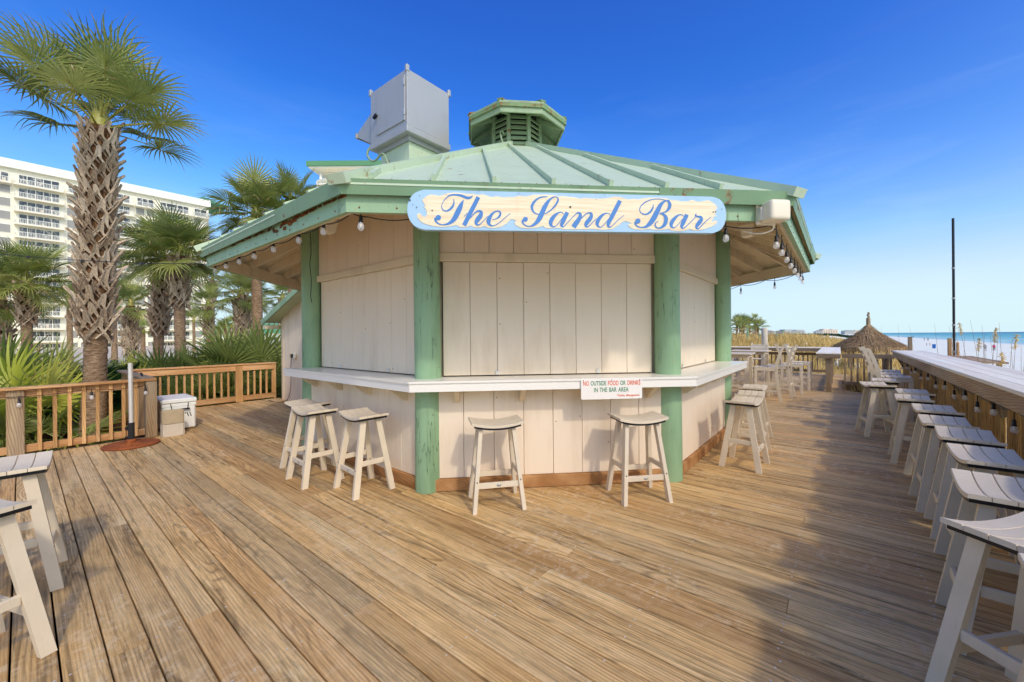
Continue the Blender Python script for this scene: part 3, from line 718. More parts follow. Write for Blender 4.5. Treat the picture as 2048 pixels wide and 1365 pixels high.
top = crop(O1, [(320, 285), (400, 215), (470, 185), (550, 190), (640, 210), (720, 185), (800, 160), (900, 148), (1000, 150), (1100, 165), (1180, 175), (1270, 170), (1340, 190), (1460, 180), (1560, 215), (1620, 232), (1700, 215), (1800, 232), (1860, 240), (1940, 225)]) + \
    crop(O2, [(0, 190), (80, 185), (170, 160), (290, 175), (440, 140), (640, 140), (800, 145), (900, 168), (1000, 165), (1100, 180), (1200, 190), (1300, 215), (1400, 200), (1500, 212), (1700, 215), (1850, 200), (1950, 175)]) + \
    crop(O3, [(0, 185), (60, 205), (160, 230), (250, 215), (330, 228), (450, 205), (550, 195), (700, 195), (850, 205), (950, 240), (1040, 245), (1130, 265), (1250, 265), (1340, 235), (1430, 270), (1500, 270), (1640, 240), (1720, 285), (1780, 330), (1810, 390), (1775, 430), (1790, 470), (1750, 515), (1795, 522), (1730, 570), (1700, 660), (1750, 620), (1810, 632), (1780, 690), (1700, 735), (1600, 775), (1480, 800), (1400, 810), (1340, 800), (1300, 775), (1230, 805), (1100, 820), (950, 805), (900, 770), (830, 790), (700, 800), (600, 790), (560, 775), (400, 795), (250, 780), (180, 745), (140, 705), (215, 672), (170, 652), (110, 630), (50, 642), (0, 690)]) + \
    crop(O2, [(1990, 725), (1900, 780), (1750, 795), (1600, 785), (1530, 770), (1400, 785), (1200, 785), (1000, 785), (900, 755), (750, 770), (650, 755), (620, 720), (500, 755), (350, 770), (200, 755), (110, 710), (80, 660), (122, 630), (60, 595)]) + \
    crop(O1, [(1960, 650), (1900, 720), (1800, 780), (1650, 810), (1540, 800), (1480, 765), (1400, 800), (1280, 795), (1230, 760), (1120, 795), (1020, 790), (960, 750), (850, 775), (700, 790), (520, 770), (400, 740), (300, 690), (240, 630), (222, 570), (245, 530), (290, 537), (330, 592), (390, 600), (412, 540), (395, 460), (345, 412), (385, 402), (350, 340)])
m = MB(); poly_mesh(m, [sp(q) for q in top], -SA - TH, -SA - TH - .003); m.build('sand_field', M['signcream'], sgn)
def ribbon(mb, o, pts, y1, k=1.0):
    q = spline(pts, 5); ap = SA + TH
    P = [sp((o[0] + a * .10742, o[1] + b * .10742)) for a, b, w in q]; W = [abs(w) for a, b, w in q]
    s0 = (sp((o[0] + 108, o[1] + 50))[0] - sp((o[0] + 107, o[1] + 50))[0]) * .10742
    L = []; R = []
    for i, (x, z) in enumerate(P):
        a, b = P[max(i - 1, 0)], P[min(i + 1, len(P) - 1)]; d = Vector((b[0] - a[0], b[1] - a[1]))
        d = d.normalized() if d.length > 1e-9 else Vector((1, 0)); nx, nz = -d.y, d.x; h = max(W[i], 5) * s0 / 2 * k
        L.append((x + nx * h, y1, z + nz * h)); R.append((x - nx * h, y1, z - nz * h))
    n = len(P)
    mb.add(L + R, [(i, n + i, n + i + 1, i + 1) for i in range(n - 1)])
    for i in range(n - 1): mb.f[-1 - i] = mb.f[-1 - i][::-1]
LETTERS = [
 (O1, [[(900, 262, 6), (912, 310, 18), (908, 360, 30), (885, 410, 42), (845, 455, 40), (790, 488, 28), (735, 488, 22), (700, 460, 20), (683, 420, 14), (690, 370, 12), (720, 310, 12), (770, 250, 18), (830, 205, 26), (900, 190, 30), (960, 192, 36), (1030, 202, 44), (1090, 222, 50), (1140, 242, 54), (1190, 248, 50), (1230, 235, 36), (1265, 207, 8)],
       [(1098, 288, 6), (1070, 325, 38), (1045, 380, 72), (1015, 450, 92), (975, 530, 98), (930, 620, 90), (880, 680, 72), (820, 722, 50), (760, 742, 32), (700, 748, 20), (640, 735, 24), (590, 700, 32), (564, 655, 40), (575, 622, 50)]], [(622, 615, 50)]),
 (O1, [[(1366, 233, 76), (1300, 365, 78), (1230, 500, 80), (1160, 640, 80), (1100, 760, 80)], [(1095, 600, 10), (1160, 535, 16)],
       [(1190, 650, 14), (1270, 560, 20), (1330, 507, 30), (1385, 492, 40), (1420, 520, 60), (1400, 590, 84), (1350, 655, 86), (1325, 710, 64), (1345, 750, 36), (1385, 745, 22), (1430, 710, 16), (1490, 645, 12), (1545, 585, 10)]], []),
 (O1, [[(1620, 655, 12), (1690, 640, 20), (1750, 600, 38), (1775, 550, 38), (1765, 508, 32), (1720, 494, 28), (1660, 515, 34), (1605, 570, 55), (1565, 640, 78), (1555, 700, 76), (1580, 750, 46), (1630, 768, 22), (1700, 745, 18), (1780, 690, 16), (1860, 620, 14), (1960, 535, 10)]], []),
 (O2, [[(698, 182, 14), (640, 180, 20), (560, 195, 26), (490, 235, 36), (435, 295, 48), (408, 360, 50), (415, 420, 40), (445, 470, 28), (500, 500, 20), (560, 506, 14)],
       [(640, 500, 14), (700, 470, 18), (780, 410, 26), (850, 330, 34), (888, 260, 34), (888, 205, 24), (850, 182, 16), (790, 197, 26), (730, 245, 45), (680, 310, 68), (640, 380, 82), (605, 460, 88), (570, 540, 90), (530, 610, 82), (480, 670, 62), (420, 715, 40), (360, 732, 22), (300, 720, 22), (255, 690, 28), (232, 650, 36), (245, 612, 46)]], [(285, 600, 46)]),
 (O2, [[(1000, 505, 14), (960, 470, 16), (910, 475, 26), (850, 515, 50), (790, 580, 73), (757, 650, 73), (764, 710, 52), (800, 738, 28), (850, 725, 16), (910, 660, 14), (960, 590, 14), (1010, 515, 14)],
       [(1065, 470, 72), (1025, 555, 74), (985, 640, 74), (958, 700, 58), (975, 738, 30), (1010, 725, 18), (1080, 650, 14), (1160, 565, 14), (1225, 500, 18)]], []),
 (O2, [[(1225, 500, 18), (1270, 482, 38), (1305, 505, 52), (1300, 560, 70), (1260, 630, 84), (1215, 690, 90), (1180, 747, 92)],
       [(1260, 650, 14), (1330, 580, 18), (1400, 510, 20), (1460, 482, 26), (1505, 490, 40), (1512, 535, 62), (1480, 600, 78), (1430, 660, 78), (1408, 710, 58), (1430, 740, 28), (1480, 715, 16), (1540, 650, 14), (1600, 590, 12)]], []),
 (O2, [[(1870, 525, 12), (1830, 490, 14), (1770, 492, 26), (1710, 530, 50), (1652, 595, 70), (1622, 660, 72), (1628, 715, 48), (1665, 745, 26), (1710, 735, 16), (1780, 660, 14), (1850, 570, 12)],
       [(2045, 252, 76), (1960, 420, 78), (1880, 575, 76), (1828, 680, 66), (1835, 742, 34), (1880, 735, 16), (1950, 670, 14), (2048, 580, 12), (2120, 525, 10)]], []),
 (O3, [[(615, 320, 6), (612, 370, 22), (590, 420, 34), (550, 470, 36), (490, 505, 30), (430, 502, 22), (380, 470, 16), (362, 420, 14), (380, 360, 16), (430, 310, 20), (500, 265, 18), (580, 235, 14), (660, 222, 14), (740, 225, 14), (810, 238, 12), (860, 252, 10)],
       [(920, 245, 8), (850, 257, 22), (790, 290, 48), (740, 350, 72), (700, 430, 86), (660, 510, 92), (610, 600, 92), (550, 680, 78), (480, 735, 45), (400, 752, 22), (330, 735, 24), (290, 700, 32), (278, 650, 42)],
       [(870, 255, 20), (905, 280, 46), (922, 330, 62), (908, 390, 58), (870, 440, 38), (820, 470, 20), (735, 492, 20)],
       [(735, 492, 20), (800, 507, 38), (845, 560, 64), (850, 620, 72), (830, 690, 66), (780, 740, 44), (720, 765, 24), (670, 750, 24), (650, 710, 24), (662, 665, 18), (710, 630, 8)]], [(328, 632, 48)]),
 (O3, [[(1180, 545, 12), (1140, 515, 16), (1080, 525, 30), (1010, 585, 58), (962, 650, 70), (948, 710, 58), (975, 755, 30), (1030, 740, 14), (1090, 680, 12), (1160, 590, 12)],
       [(1240, 512, 70), (1205, 590, 74), (1167, 670, 74), (1142, 730, 53), (1165, 770, 26), (1210, 745, 16), (1290, 670, 14), (1400, 560, 14)]], []),
 (O3, [[(1413, 498, 18), (1402, 535, 30), (1450, 550, 34), (1500, 562, 48), (1508, 605, 64), (1470, 660, 76), (1432, 710, 66), (1418, 750, 46), (1440, 775, 26), (1490, 745, 18), (1580, 650, 16), (1690, 555, 10)]], [])]
for li, (o, strokes, balls) in enumerate(LETTERS):
    m = MB()
    for j, s in enumerate(strokes): ribbon(m, o, s, -SA - TH - .0048 - j * .0004 - (li % 2) * .0002)
    for x, y, r in balls:
        m.add([(lambda q: (q[0], -SA - TH - .0064, q[1]))(sp((o[0] + (x + r * math.cos(k * PI / 8)) * .10742, o[1] + (y + r * math.sin(k * PI / 8)) * .10742))) for k in range(16)], [tuple(range(16))[::-1]])
    m.build('letter', M['letter'], board)
hm = MB()
for o, x, y, r in ((O1, 272, 212, 9), (O1, 95, 292, 18), (O1, 148, 378, 9), (O1, 218, 422, 13), (O1, 508, 482, 14), (O2, 1120, 370, 20), (O2, 1605, 232, 7), (O3, 1728, 465, 13), (O3, 1773, 460, 13), (O3, 1888, 410, 10), (O1, 1368, 130, 7), (O2, 162, 118, 7), (O2, 1757, 155, 7)):
    hm.add([(lambda q: (q[0], -SA - TH - .0072, q[1]))(sp((o[0] + (x + r * math.cos(k * PI / 4)) * .10742, o[1] + (y + .8 * r * math.sin(k * PI / 4)) * .10742))) for k in range(8)], [tuple(range(8))[::-1]])
hm.build('knot', M['darkvoid'], sgn)

# small notice hung on the counter apron
def text_obj(name, s, size, xs, mat, parent, loc, align='CENTER'):
    cu = bpy.data.curves.new(name, 'FONT'); cu.body = s; cu.size = size; cu.align_x = align; cu.extrude = .0006; cu.offset = size * .012
    o = bpy.data.objects.new(name, cu); COL.objects.link(o); bpy.context.view_layer.update()
    me = bpy.data.meshes.new_from_object(o.evaluated_get(bpy.context.evaluated_depsgraph_get())); bpy.data.objects.remove(o)
    me.materials.clear(); me.materials.append(mat); ob = obj(name, me, parent, loc); ob.scale = (xs, 1, 1); ob.rotation_euler = (PI / 2, 0, 0); return ob
NA = AC + .002
q0, q1 = face_pt(1162, 760, TF, NA + .004), face_pt(1284, 756.5, TF, NA + .004); qb = face_pt(1162.5, 800, TF, NA + .004)
nw, nt_, nb_ = q1[0] - q0[0], (q0[1] + q1[1]) / 2, qb[1]; nx = (q0[0] + q1[0]) / 2; nh = nt_ - nb_
ntc = thing('notice_board', 'white notice hung on the white counter edge about outside food and drinks', 'sign', HC, TF + PI / 2)
m = MB(); r = .012
pl_ = []
for cx, cz, a0 in ((nx + nw / 2 - r, nt_ - r, 90), (nx + nw / 2 - r, nb_ + r, 0), (nx - nw / 2 + r, nb_ + r, -90), (nx - nw / 2 + r, nt_ - r, 180)):
    for k in range(4): a = rad(a0 - k * 30); pl_.append((cx + r * math.cos(a), cz + r * math.sin(a)))
poly_mesh(m, pl_, -NA, -NA - .004); poly_mesh(m, pl_[::-1], -NA, -NA)
nb0 = m.build('board', M['signwhite'], ntc)
def line(words, z, size, xs, spread):
    objs = []; x = 0; tot = []
    for w_, mt in words:
        o = text_obj('lettering', w_, size, xs, M[mt], nb0, (0, -NA - .0052, z), 'LEFT'); wd_ = max(v.co.x for v in o.data.vertices) * xs; objs.append((o, x)); x += wd_ + spread
    x -= spread
    return objs, x
def place(words, z, size, width, cx, spread_k=.25):
    xs = .62
    objs, wd_ = line(words, z, size, xs, size * spread_k); k = width / wd_
    for o, x in objs: o.scale.x = xs * k; o.location.x = cx - width / 2 + x * k
place([('NO', 'redtxt'), ('OUTSIDE', 'greentxt'), ('FOOD', 'redtxt'), ('OR', 'greentxt'), ('DRINKS', 'redtxt')], nt_ - nh * .31, nh * .31, nw * .94, nx)
place([('IN', 'greentxt'), ('THE', 'greentxt'), ('BAR', 'greentxt'), ('AREA', 'greentxt')], nt_ - nh * .64, nh * .31, nw * .57, nx - nw * .01)
place([('Thanks,', 'redtxt'), ('Management', 'redtxt')], nt_ - nh * .87, nh * .14, nw * .37, nx + nw * .27)
for t in (-.46, 0, .46): MB().lathe([(.004, 0), (.004, .004)], 8, Matrix.Translation((nx + t * nw, -NA - .004, nt_ - .012)) @ Matrix.Rotation(PI / 2, 4, 'X')).build('nail', M['darkvoid'], ntc)

# outdoor speaker on the front fascia
sx, sz = face_pt(1552, 423, TF, 4.16)
spk = thing('outdoor_speaker', 'rounded cream plastic speaker box at the right end of the fascia', 'speaker', HC, TF + PI / 2)
bm_ = bmesh.new(); bmesh.ops.create_cube(bm_, size=1); bmesh.ops.scale(bm_, vec=(.165, .125, .158), verts=bm_.verts); bmesh.ops.bevel(bm_, geom=bm_.edges[:], offset=.032, segments=4, affect='EDGES', profile=.6)
me = bpy.data.meshes.new('speaker_shell'); bm_.to_mesh(me); bm_.free(); me.materials.append(M['cream_plastic']); me.polygons.foreach_set('use_smooth', [True] * len(me.polygons))
obj('shell', me, spk, (sx, -4.155, sz))
MB().box(sx - .10, sx + .05, -4.09, -4.064, sz - .085, sz + .085, ch=.008).build('mounting_plate', M['cream_plastic'], spk)
MB().box(sx - .103, sx - .08, -4.13, -4.085, sz - .06, sz + .04).build('bracket', M['steel'], spk)
MB().tube(spline([(sx + .02, -4.12, sz - .08), (sx + .01, -4.1, sz - .13), (sx - .06, -4.05, sz - .145), (sx - .12, -3.95, sz - .10)]), .006, 6).build('cable', M['cream_plastic'], spk)
# eave flood lights
def eave_light(p, rz, label):
    t = thing('eave_light', label, 'light', p, rz, 'lamp boxes under the eaves')
    MB().hexa([(-.055, -.05, -.11), (.055, -.05, -.11), (.055, .05, -.11), (-.055, .05, -.11), (-.085, -.07, 0), (.085, -.07, 0), (.085, .07, 0), (-.085, .07, 0)]).build('lens', M['cream_plastic'], t)
    MB().box(-.095, .095, -.08, .08, .001, .04, ch=.008).build('housing', M['beige_plastic'], t)
    MB().lathe([(.02, .041), (.02, .16)], 10).build('stem', M['beige_plastic'], t)
eave_light(HC + FM(FACES['left']) @ Vector((.18, -3.45, 2.72)), 0, 'beige lamp box under the eave above the group of three stools')
eave_light(HC + FM(FACES['right']) @ Vector((-.55, -3.62, 2.66)), PI / 2, 'beige lamp box under the eave beyond the speaker')

# ------------------------------------------------------------------ string lights
BS = .74
sock = MB().lathe([(.012, .0), (.017, -.012), (.017, -.05), (.021, -.055), (.021, -.07)], 10).mesh('socket', M['black'])
glass = MB().lathe([(.018, -.07), (.026, -.085), (.0335, -.11), (.031, -.13), (.019, -.147), (.004, -.152)], 12).mesh('bulb', M['bulb'])
fil = MB().lathe([(.007, -.072), (.009, -.095), (.005, -.12), (.002, -.122)], 8).mesh('filament', M['cream_plastic'])
def light_string(label, pts, bulbs, drop=.02, n=10, sag=.05):
    t = thing('string_light', label, 'string lights', pts[0])
    o = Vector(pts[0]); cp = []
    for a, b in zip(pts[:-1], pts[1:]):
        a, b = Vector(a), Vector(b)
        for k in range(n): s = k / n; p = a.lerp(b, s); p.z -= sag * 4 * s * (1 - s) * min(1, (b - a).length / .8); cp.append(p - o)
    cp.append(Vector(pts[-1]) - o)
    MB().tube(cp, .0045, 6).build('cable', M['wire'], t)
    for bl in bulbs:
        p = Vector(bl) - o
        s = obj('socket', sock, t, p); s.scale = (BS, BS, BS); obj('bulb', glass, s); obj('filament', fil, s)
        MB().tube([p + Vector((0, 0, .03 + drop)), p], .004, 5).build('lead', M['wire'], t)
    return t
FLm = Matrix.Translation(HC) @ FM(FACES['left']); FRm = Matrix.Translation(HC) @ FM(FACES['right']); FRB = Matrix.Translation(HC) @ FM(FACES['rb'])
zf = 2.375
L = [FLm @ Vector((t, -3.99, zf + .03)) for t in (-1.62, -1.2, -.75, -.3, .2, .75, 1.2, 1.63)]
light_string('string of clear bulbs hung along the fascia over the group of three stools', L + [FF @ Vector((t, -3.99, zf)) for t in (-1.55, -1.2, -.95)], [p + Vector((0, 0, .02)) for p in L[:7]] + [FF @ Vector((-1.6, -3.99, zf + .01))], drop=.0)
Rr = [FRm @ Vector((t, -3.98, zf - .01)) for t in (-1.55, -1.15, -.7, -.25, .2, .65, 1.1, 1.55)]
light_string('string of clear bulbs hung along the fascia beside the drink rail', [FF @ Vector((1.15, -3.99, zf)), FF @ Vector((1.6, -3.99, zf))] + Rr + [FRB @ Vector((t, -3.98, zf)) for t in (-1.5, -.9, -.3, .4)],
             [FF @ Vector((1.22, -3.99, zf - .03))] + [p - Vector((0, 0, .05)) for p in Rr] + [FRB @ Vector((t, -3.98, zf - .06)) for t in (-1.1, -.3)], drop=.05)

# dangling wires on the left side
dw = thing('loose_wire', 'thin black loose wire dangling down the shaded left wall', 'wire', FLm @ Vector((-.35, -3.4, 2.7)))
MB().tube(spline([(0, 0, 0), (.02, 0, -.2), (-.015, 0, -.35), (.02, .0, -.55), (0, 0, -.72), (.03, 0, -.8)]), .004, 5).build('wire', M['wire'], dw)
# ------------------------------------------------------------------ exhaust unit on the roof
ex = thing('exhaust_unit', 'grey metal exhaust fan box on a green curb on the hut roof', 'fan unit', (-5.16, 3.80, 0))
bw, bd, z0, z1 = 1.02, .86, 4.70, 5.66
MB().box(-bw, 0, 0, bd, z0 + .09, z1, ch=.006).build('housing', M['galv'], ex)
MB().box(-bw - .02, .02, -.02, bd + .02, z0 - .02, z0 + .085, ch=.01).build('base_rail', M['galv'], ex)
MB().box(-bw + .08, -.08, .08, bd - .08, z0 - .09, z0 - .022).build('curb_cap', M['galv'], ex)
MB().box(-bw + .12, -.12, .12, bd - .12, 3.7, z0 - .092).build('curb', M['greenroof'], ex)
dr = MB().box(-bw + .2, -.05, -.018, -.001, z0 + .17, z1 - .08, ch=.004).build('door', M['galv'], ex)
for z in (z0 + .30, z1 - .2): MB().box(-.062, -.03, -.03, -.019, z - .05, z + .05).build('hinge', M['steel'], dr)
MB().beam((-bw + .24, -.045, z0 + .5), (-bw + .16, -.045, z0 + .46), .04, .04).build('handle', M['black'], dr)
for x, y_ in ((0, 0), (-bw, 0), (0, bd)):
    MB().box(x - .045, x + .012, y_ - .012, y_ + .045, z1 - .04, z1 + .07, ch=.01).build('lifting_lug', M['galv'], ex)
MB().add([(-bw, .06, z0 + .72), (-bw, bd - .06, z0 + .72), (-bw - .56, bd - .06, z0 + .46), (-bw - .56, .06, z0 + .46), (-bw, .06, z0 + .10), (-bw, bd - .06, z0 + .10), (-bw - .53, .06, z0 + .40), (-bw - .53, bd - .06, z0 + .40)],
         [(0, 1, 2, 3), (0, 3, 6, 4), (1, 5, 7, 2), (3, 2, 7, 6)]).build('intake_hood', M['galv'], ex)
MB().box(-bw - .575, -bw - .545, .04, bd - .04, z0 + .39, z0 + .48).build('hood_lip', M['galv'], ex)
MB().tube(spline([(-bw - .03, .05, z0 + .12), (-bw - .12, .02, z0 + .03), (-bw - .08, -.02, z0 - .08), (-bw + .08, -.06, z0 - .22), (-bw + .22, -.06, z0 - .27), (-bw + .45, -.06, z0 - .22), (-bw + .6, -.06, z0 - .45)]), .018, 8).build('conduit', M['greencup'], ex)

# ------------------------------------------------------------------ lean-to store behind the hut
sh = thing('lean_to_shed', 'small beige lean-to store with sloping green roof edge behind the deck rail', 'shed', (-10.5, 4.02, 0))
n = 13; w = 3.1 / n
for i in range(n):
    x0 = i * w; h0 = 1.98 + .33 * x0; h1 = 1.98 + .33 * (x0 + w)
    MB().hexa([(x0 + .003, 0, 0), (x0 + w - .003, 0, 0), (x0 + w - .003, .04, 0), (x0 + .003, .04, 0), (x0 + .003, 0, h0), (x0 + w - .003, 0, h1), (x0 + w - .003, .04, h1), (x0 + .003, .04, h0)]).build('siding_board', M['beige'], sh)
for i in range(8): MB().box(0, .04, .045 + i * .4, .44 + i * .4, 0, 1.96).build('siding_board', M['beige'], sh)
MB().box(-.018, .09, -.014, .0, 0, 1.94, ch=.003).build('corner_trim', M['beige2'], sh)
MB().hexa([(-.35, -.3, 1.86), (3.2, -.3, 3.03), (3.2, 3.3, 3.03), (-.35, 3.3, 1.86), (-.35, -.3, 1.90), (3.2, -.3, 3.07), (3.2, 3.3, 3.07), (-.35, 3.3, 1.90)]).build('roof', M['greenroof'], sh)
MB().hexa([(-.37, -.335, 1.80), (3.2, -.335, 2.98), (3.2, -.302, 2.98), (-.37, -.302, 1.80), (-.37, -.335, 1.93), (3.2, -.335, 3.11), (3.2, -.302, 3.11), (-.37, -.302, 1.93)]).build('fascia_board', M['green'], sh)
MB().box(-.36, -.2, -.30, 0, 1.72, 1.80).build('lookout', M['beige2'], sh)
eb = thing('outlet_box', 'small grey outlet box with a beige cover on the lean-to wall', 'outlet', (-9.72, 4.0, 1.02))
MB().box(-.05, .05, -.06, 0, 0, .12, ch=.006).build('box', M['steel'], eb)
MB().box(-.13, -.06, -.08, -.01, .0, .12, ch=.01).build('cover', M['beige_plastic'], eb)
MB().box(-.04, .02, -.09, -.06, .02, .1).build('plug', M['black'], eb)
MB().tube(spline([(-.1, -.05, 0), (-.1, -.06, -.3), (-.12, -.06, -.7), (-.2, -.1, -.95), (-.3, -.2, -1.01), (-.6, -.3, -1.01), (-.9, -.25, -1.01)]), .006, 6).build('cord', M['black'], eb)

# ================================================================== RAILINGS
CAPZ = .895
def baluster(x, y, z0, z1, mat='pine_z'):
    return MB().box(-.019, .019, -.019, .019, z0, z1, ch=.002)
bal_cache = {}
def add_bal(parent, x, y, z0, z1, mat):
    k = (round(z0, 3), round(z1, 3), mat)
    if k not in bal_cache: bal_cache[k] = MB().box(-.019, .019, -.019, .019, z0, z1, ch=.002).mesh('baluster', M[mat])
    return obj('baluster', bal_cache[k], parent, (x, y, 0), rnd.uniform(-.03, .03))
# left railing (runs along y)
rl = thing('deck_railing', 'orange pine railing with a weathered end post beside the umbrella base', 'railing', (-8.15, 1.25, 0))
MB().box(-.07, .075, -4.6, .06, CAPZ - .035, CAPZ, ch=.004).build('cap_rail', M['pine'], rl)
MB().box(-.055, -.017, -4.6, -.07, CAPZ - .14, CAPZ - .037).build('top_rail', M['pine'], rl)
MB().box(-.055, -.017, -4.6, -.07, .045, .14).build('bottom_rail', M['pine'], rl)
y = -.17
while y > -4.6:
    if not (-1.40 < y < -1.20): add_bal(rl, .003, y, .05, CAPZ - .036, 'pine_z')
    y -= .133
MB().box(-.07, .06, -.065, .065, 0.002, CAPZ - .038, ch=.006).build('end_post', M['old_z'], rl)
MB().box(-.06, .03, -1.375, -1.225, 0.002, CAPZ - .038, ch=.006).build('post', M['old_z'], rl)
# return wall (runs along x) with upright boards
rt = thing('return_rail', 'short board-clad return rail with a grey cap joining the two railings', 'railing', (-8.24, 1.25, 0))
MB().box(-2.66, -.001, -.08, .08, CAPZ - .035, CAPZ, ch=.004).build('cap_rail', M['old_x'], rt)
for i in range(18): MB().box(-2.6 + i * .142, -2.6 + i * .142 + .137, -.02, .02, .02, CAPZ - .037, ch=.002).build('upright_board', M['pine_z'], rt)
# far railing (runs along y)
rf = thing('deck_railing', 'orange pine railing running from the return rail to the beige lean-to', 'railing', (-10.9, 1.3, 0))
MB().box(-.06, .065, .035, 2.71, CAPZ - .035, CAPZ, ch=.004).build('cap_rail', M['pine'], rf)
MB().box(.0, .038, .035, 2.71, CAPZ - .16, CAPZ - .037).build('top_rail', M['pine'], rf)
MB().box(.0, .038, .035, 2.71, .03, .145).build('bottom_rail', M['pine'], rf)
y = .12
while y < 2.7:
    if not (1.8 < y < 2.02): add_bal(rf, -.02, y, .04, CAPZ - .036, 'pine_z')
    y += .133
MB().box(-.04, .045, 1.85, 1.99, .002, CAPZ - .038, ch=.005).build('post', M['pine_z'], rf)
MB().box(-.04, .03, 2.66, 2.71, .002, CAPZ - .038).build('post', M['pine_z'], rf)
# slatted drink rail on the sea side
DX = 1.0
dk = thing('drink_rail', 'long drink rail with pale board top and upright slats facing the beach', 'bar rail', (DX, 2.0, 0))
for i in range(4): MB().box(i * .138 + .0, i * .138 + .134, -3.2, 11.5, 1.038, 1.07, ch=.003).build('top_board', M['railtop'], dk)
for y0, y1 in ((-3.2, 1.6), (1.604, 6.2), (6.204, 11.5)): MB().box(.012, .05, y0, y1, .9, 1.034, ch=.004).build('apron', M['old_y'], dk)
MB().box(.21, .25, -3.2, 11.45, .80, .93).build('top_rail', M['old_y'], dk)
MB().box(.21, .25, -3.2, 11.45, .06, .15).build('bottom_rail', M['old_y'], dk)
slm = [MB().box(-.017, .017, -.0205, .0205, .01, .985 - .002 * k, ch=.008).mesh('slat', M['slat']) for k in range(3)]
y = -.2; i = 0
posts = [.75, 2.25, 3.75, 5.3, 6.9, 8.5, 10.1, 11.4]
while y < 11.4:
    if not any(abs(y - p) < .085 for p in posts): obj('slat', slm[i % 3], dk, (.19 + rnd.uniform(-.003, .003), y, 0), rnd.uniform(-.06, .06))
    y += .0455; i += 1
for p in posts:
    MB().box(.2, .29, p - .045, p + .045, 0.002, 1.034, ch=.004).build('post', M['old_z'], dk)
    MB().beam((.07, p, .97), (.2, p, .72), .04, .09).build('knee_brace', M['old_z'], dk)
dr2 = MB()
cb = []
yy = [12.3, 11.5, 10.9, 10.35, 9.7, 9.0, 8.35, 7.7, 7.15, 6.6, 6.1, 5.55, 5.0, 4.62, 4.2, 3.75, 3.3]
pts = [(DX + .075, y, .885) for y in yy]
bl = [(DX + .075, y, .855 if k % 2 else .80) for k, y in enumerate(yy)]
light_string('string of clear bulbs hung beneath the drink rail top above the slats', pts, bl, drop=.03, sag=.05)
# string along the left railing
yl = [1.22, .55, -.35, -1.2]
light_string('string of clear bulbs strung along the orange pine railing', [(-8.1, y, .80) for y in yl], [(-8.075, 1.18, .77), (-8.1, .62, .77), (-8.1, -.02, .75)], drop=.01, sag=.03)
ow = thing('overhead_cable', 'thin black cable strung from the hut eave past the tall palm', 'cable', FLm @ Vector((-1.68, -4.05, 2.42)))
e = atd(-260, 470, 6.9) - ow.location; cp = []
for k in range(21): s = k / 20; p = e * s; p = Vector(p); p.z -= .12 * 4 * s * (1 - s); cp.append(p)
MB().tube(cp, .005, 6).build('cable', M['wire'], ow)
for k in (3, 6, 9): MB().beam(cp[k] - Vector((.05, 0, .01)), cp[k] + Vector((.05, 0, -.01)), .03, .03).build('socket', M['black'], ow)

# ================================================================== STOOLS, CHAIRS, TABLES
SW, SD, SH_ = .46, .30, .755
def make_stool():
    t = thing('bar_stool', 'x', 'stool')
    def sz(x): return SH_ - .033 + .033 * (abs(x) / (SW / 2)) ** 2
    NX = 10
    def curved(y0, y1, dz0, dz1, w, rnd_=0):
        m = MB(); vs = []; fs = []
        for i in range(NX + 1):
            x = -w / 2 + w * i / NX; z = sz(x)
            for y, d in ((y0, dz0), (y1, dz0), (y1, dz1 - .003), (y1 - .003, dz1), (y0 + .003, dz1), (y0, dz1 - .003)): vs.append((x, y, z + d))
        for i in range(NX):
            for k in range(6): fs.append((i * 6 + k, (i + 1) * 6 + k, (i + 1) * 6 + (k + 1) % 6, i * 6 + (k + 1) % 6))
        fs += [tuple(range(6)), tuple(range(NX * 6, NX * 6 + 6))[::-1]]
        m.add(vs, [f[::-1] for f in fs]); return m
    seat = curved(-SD / 2 + .008, SD / 2 - .008, -.040, -.0225, SW - .05).build('seat', M['black'], t)
    for k in range(4):
        d = SD / 4; curved(-SD / 2 + k * d + .0015, -SD / 2 + (k + 1) * d - .0015, -.022, 0, SW).build('slat', M['stool'], seat)
    tx, ty, fx, fy = .145, .075, .215, .185
    for sx_ in (-1, 1):
        for sy in (-1, 1):
            m = MB(); a, b_ = Vector((sx_ * tx, sy * ty, SH_ - .055)), Vector((sx_ * fx, sy * fy, 0))
            wx, wy = .034, .056
            q = [b_ + Vector((i * wx / 2, j * wy / 2, 0)) for i, j in ((-1, -1), (1, -1), (1, 1), (-1, 1))] + [a + Vector((i * wx / 2, j * wy / 2, 0)) for i, j in ((-1, -1), (1, -1), (1, 1), (-1, 1))]
            lg = m.hexa(q).build('leg', M['stool'], t)
            s = .62; c = b_.lerp(a, .36); MB().lathe([(.006, 0), (.006, .0015)], 8, Matrix.Translation(c + Vector((sx_ * .0, sy * (wy / 2), 0))) @ Matrix.Rotation(-sy * PI / 2, 4, 'X')).build('bolt', M['darkvoid'], lg)
    def lx(z): return lerp(fx, tx, z / (SH_ - .055))
    def ly(z): return lerp(fy, ty, z / (SH_ - .055))
    for sy in (-1, 1):
        z = .215; st = MB().box(-lx(z) + .017, lx(z) - .017, sy * ly(z) - .011, sy * ly(z) + .011, z - .024, z + .024, ch=.003).build('stretcher', M['stool'], t)
        if sy < 0: MB().lathe([(.016, 0), (.016, .002)], 14, Matrix.Translation((0, -ly(z) - .011, z)) @ Matrix.Rotation(PI / 2, 4, 'X') @ Matrix.Diagonal((1.3, .7, 1, 1))).build('badge', M['galv'], st)
    for sx_ in (-1, 1):
        z = .30; MB().box(sx_ * lx(z) - .011, sx_ * lx(z) + .011, -ly(z) + .028, ly(z) - .028, z - .024, z + .024, ch=.003).build('stretcher', M['stool'], t)
    return t
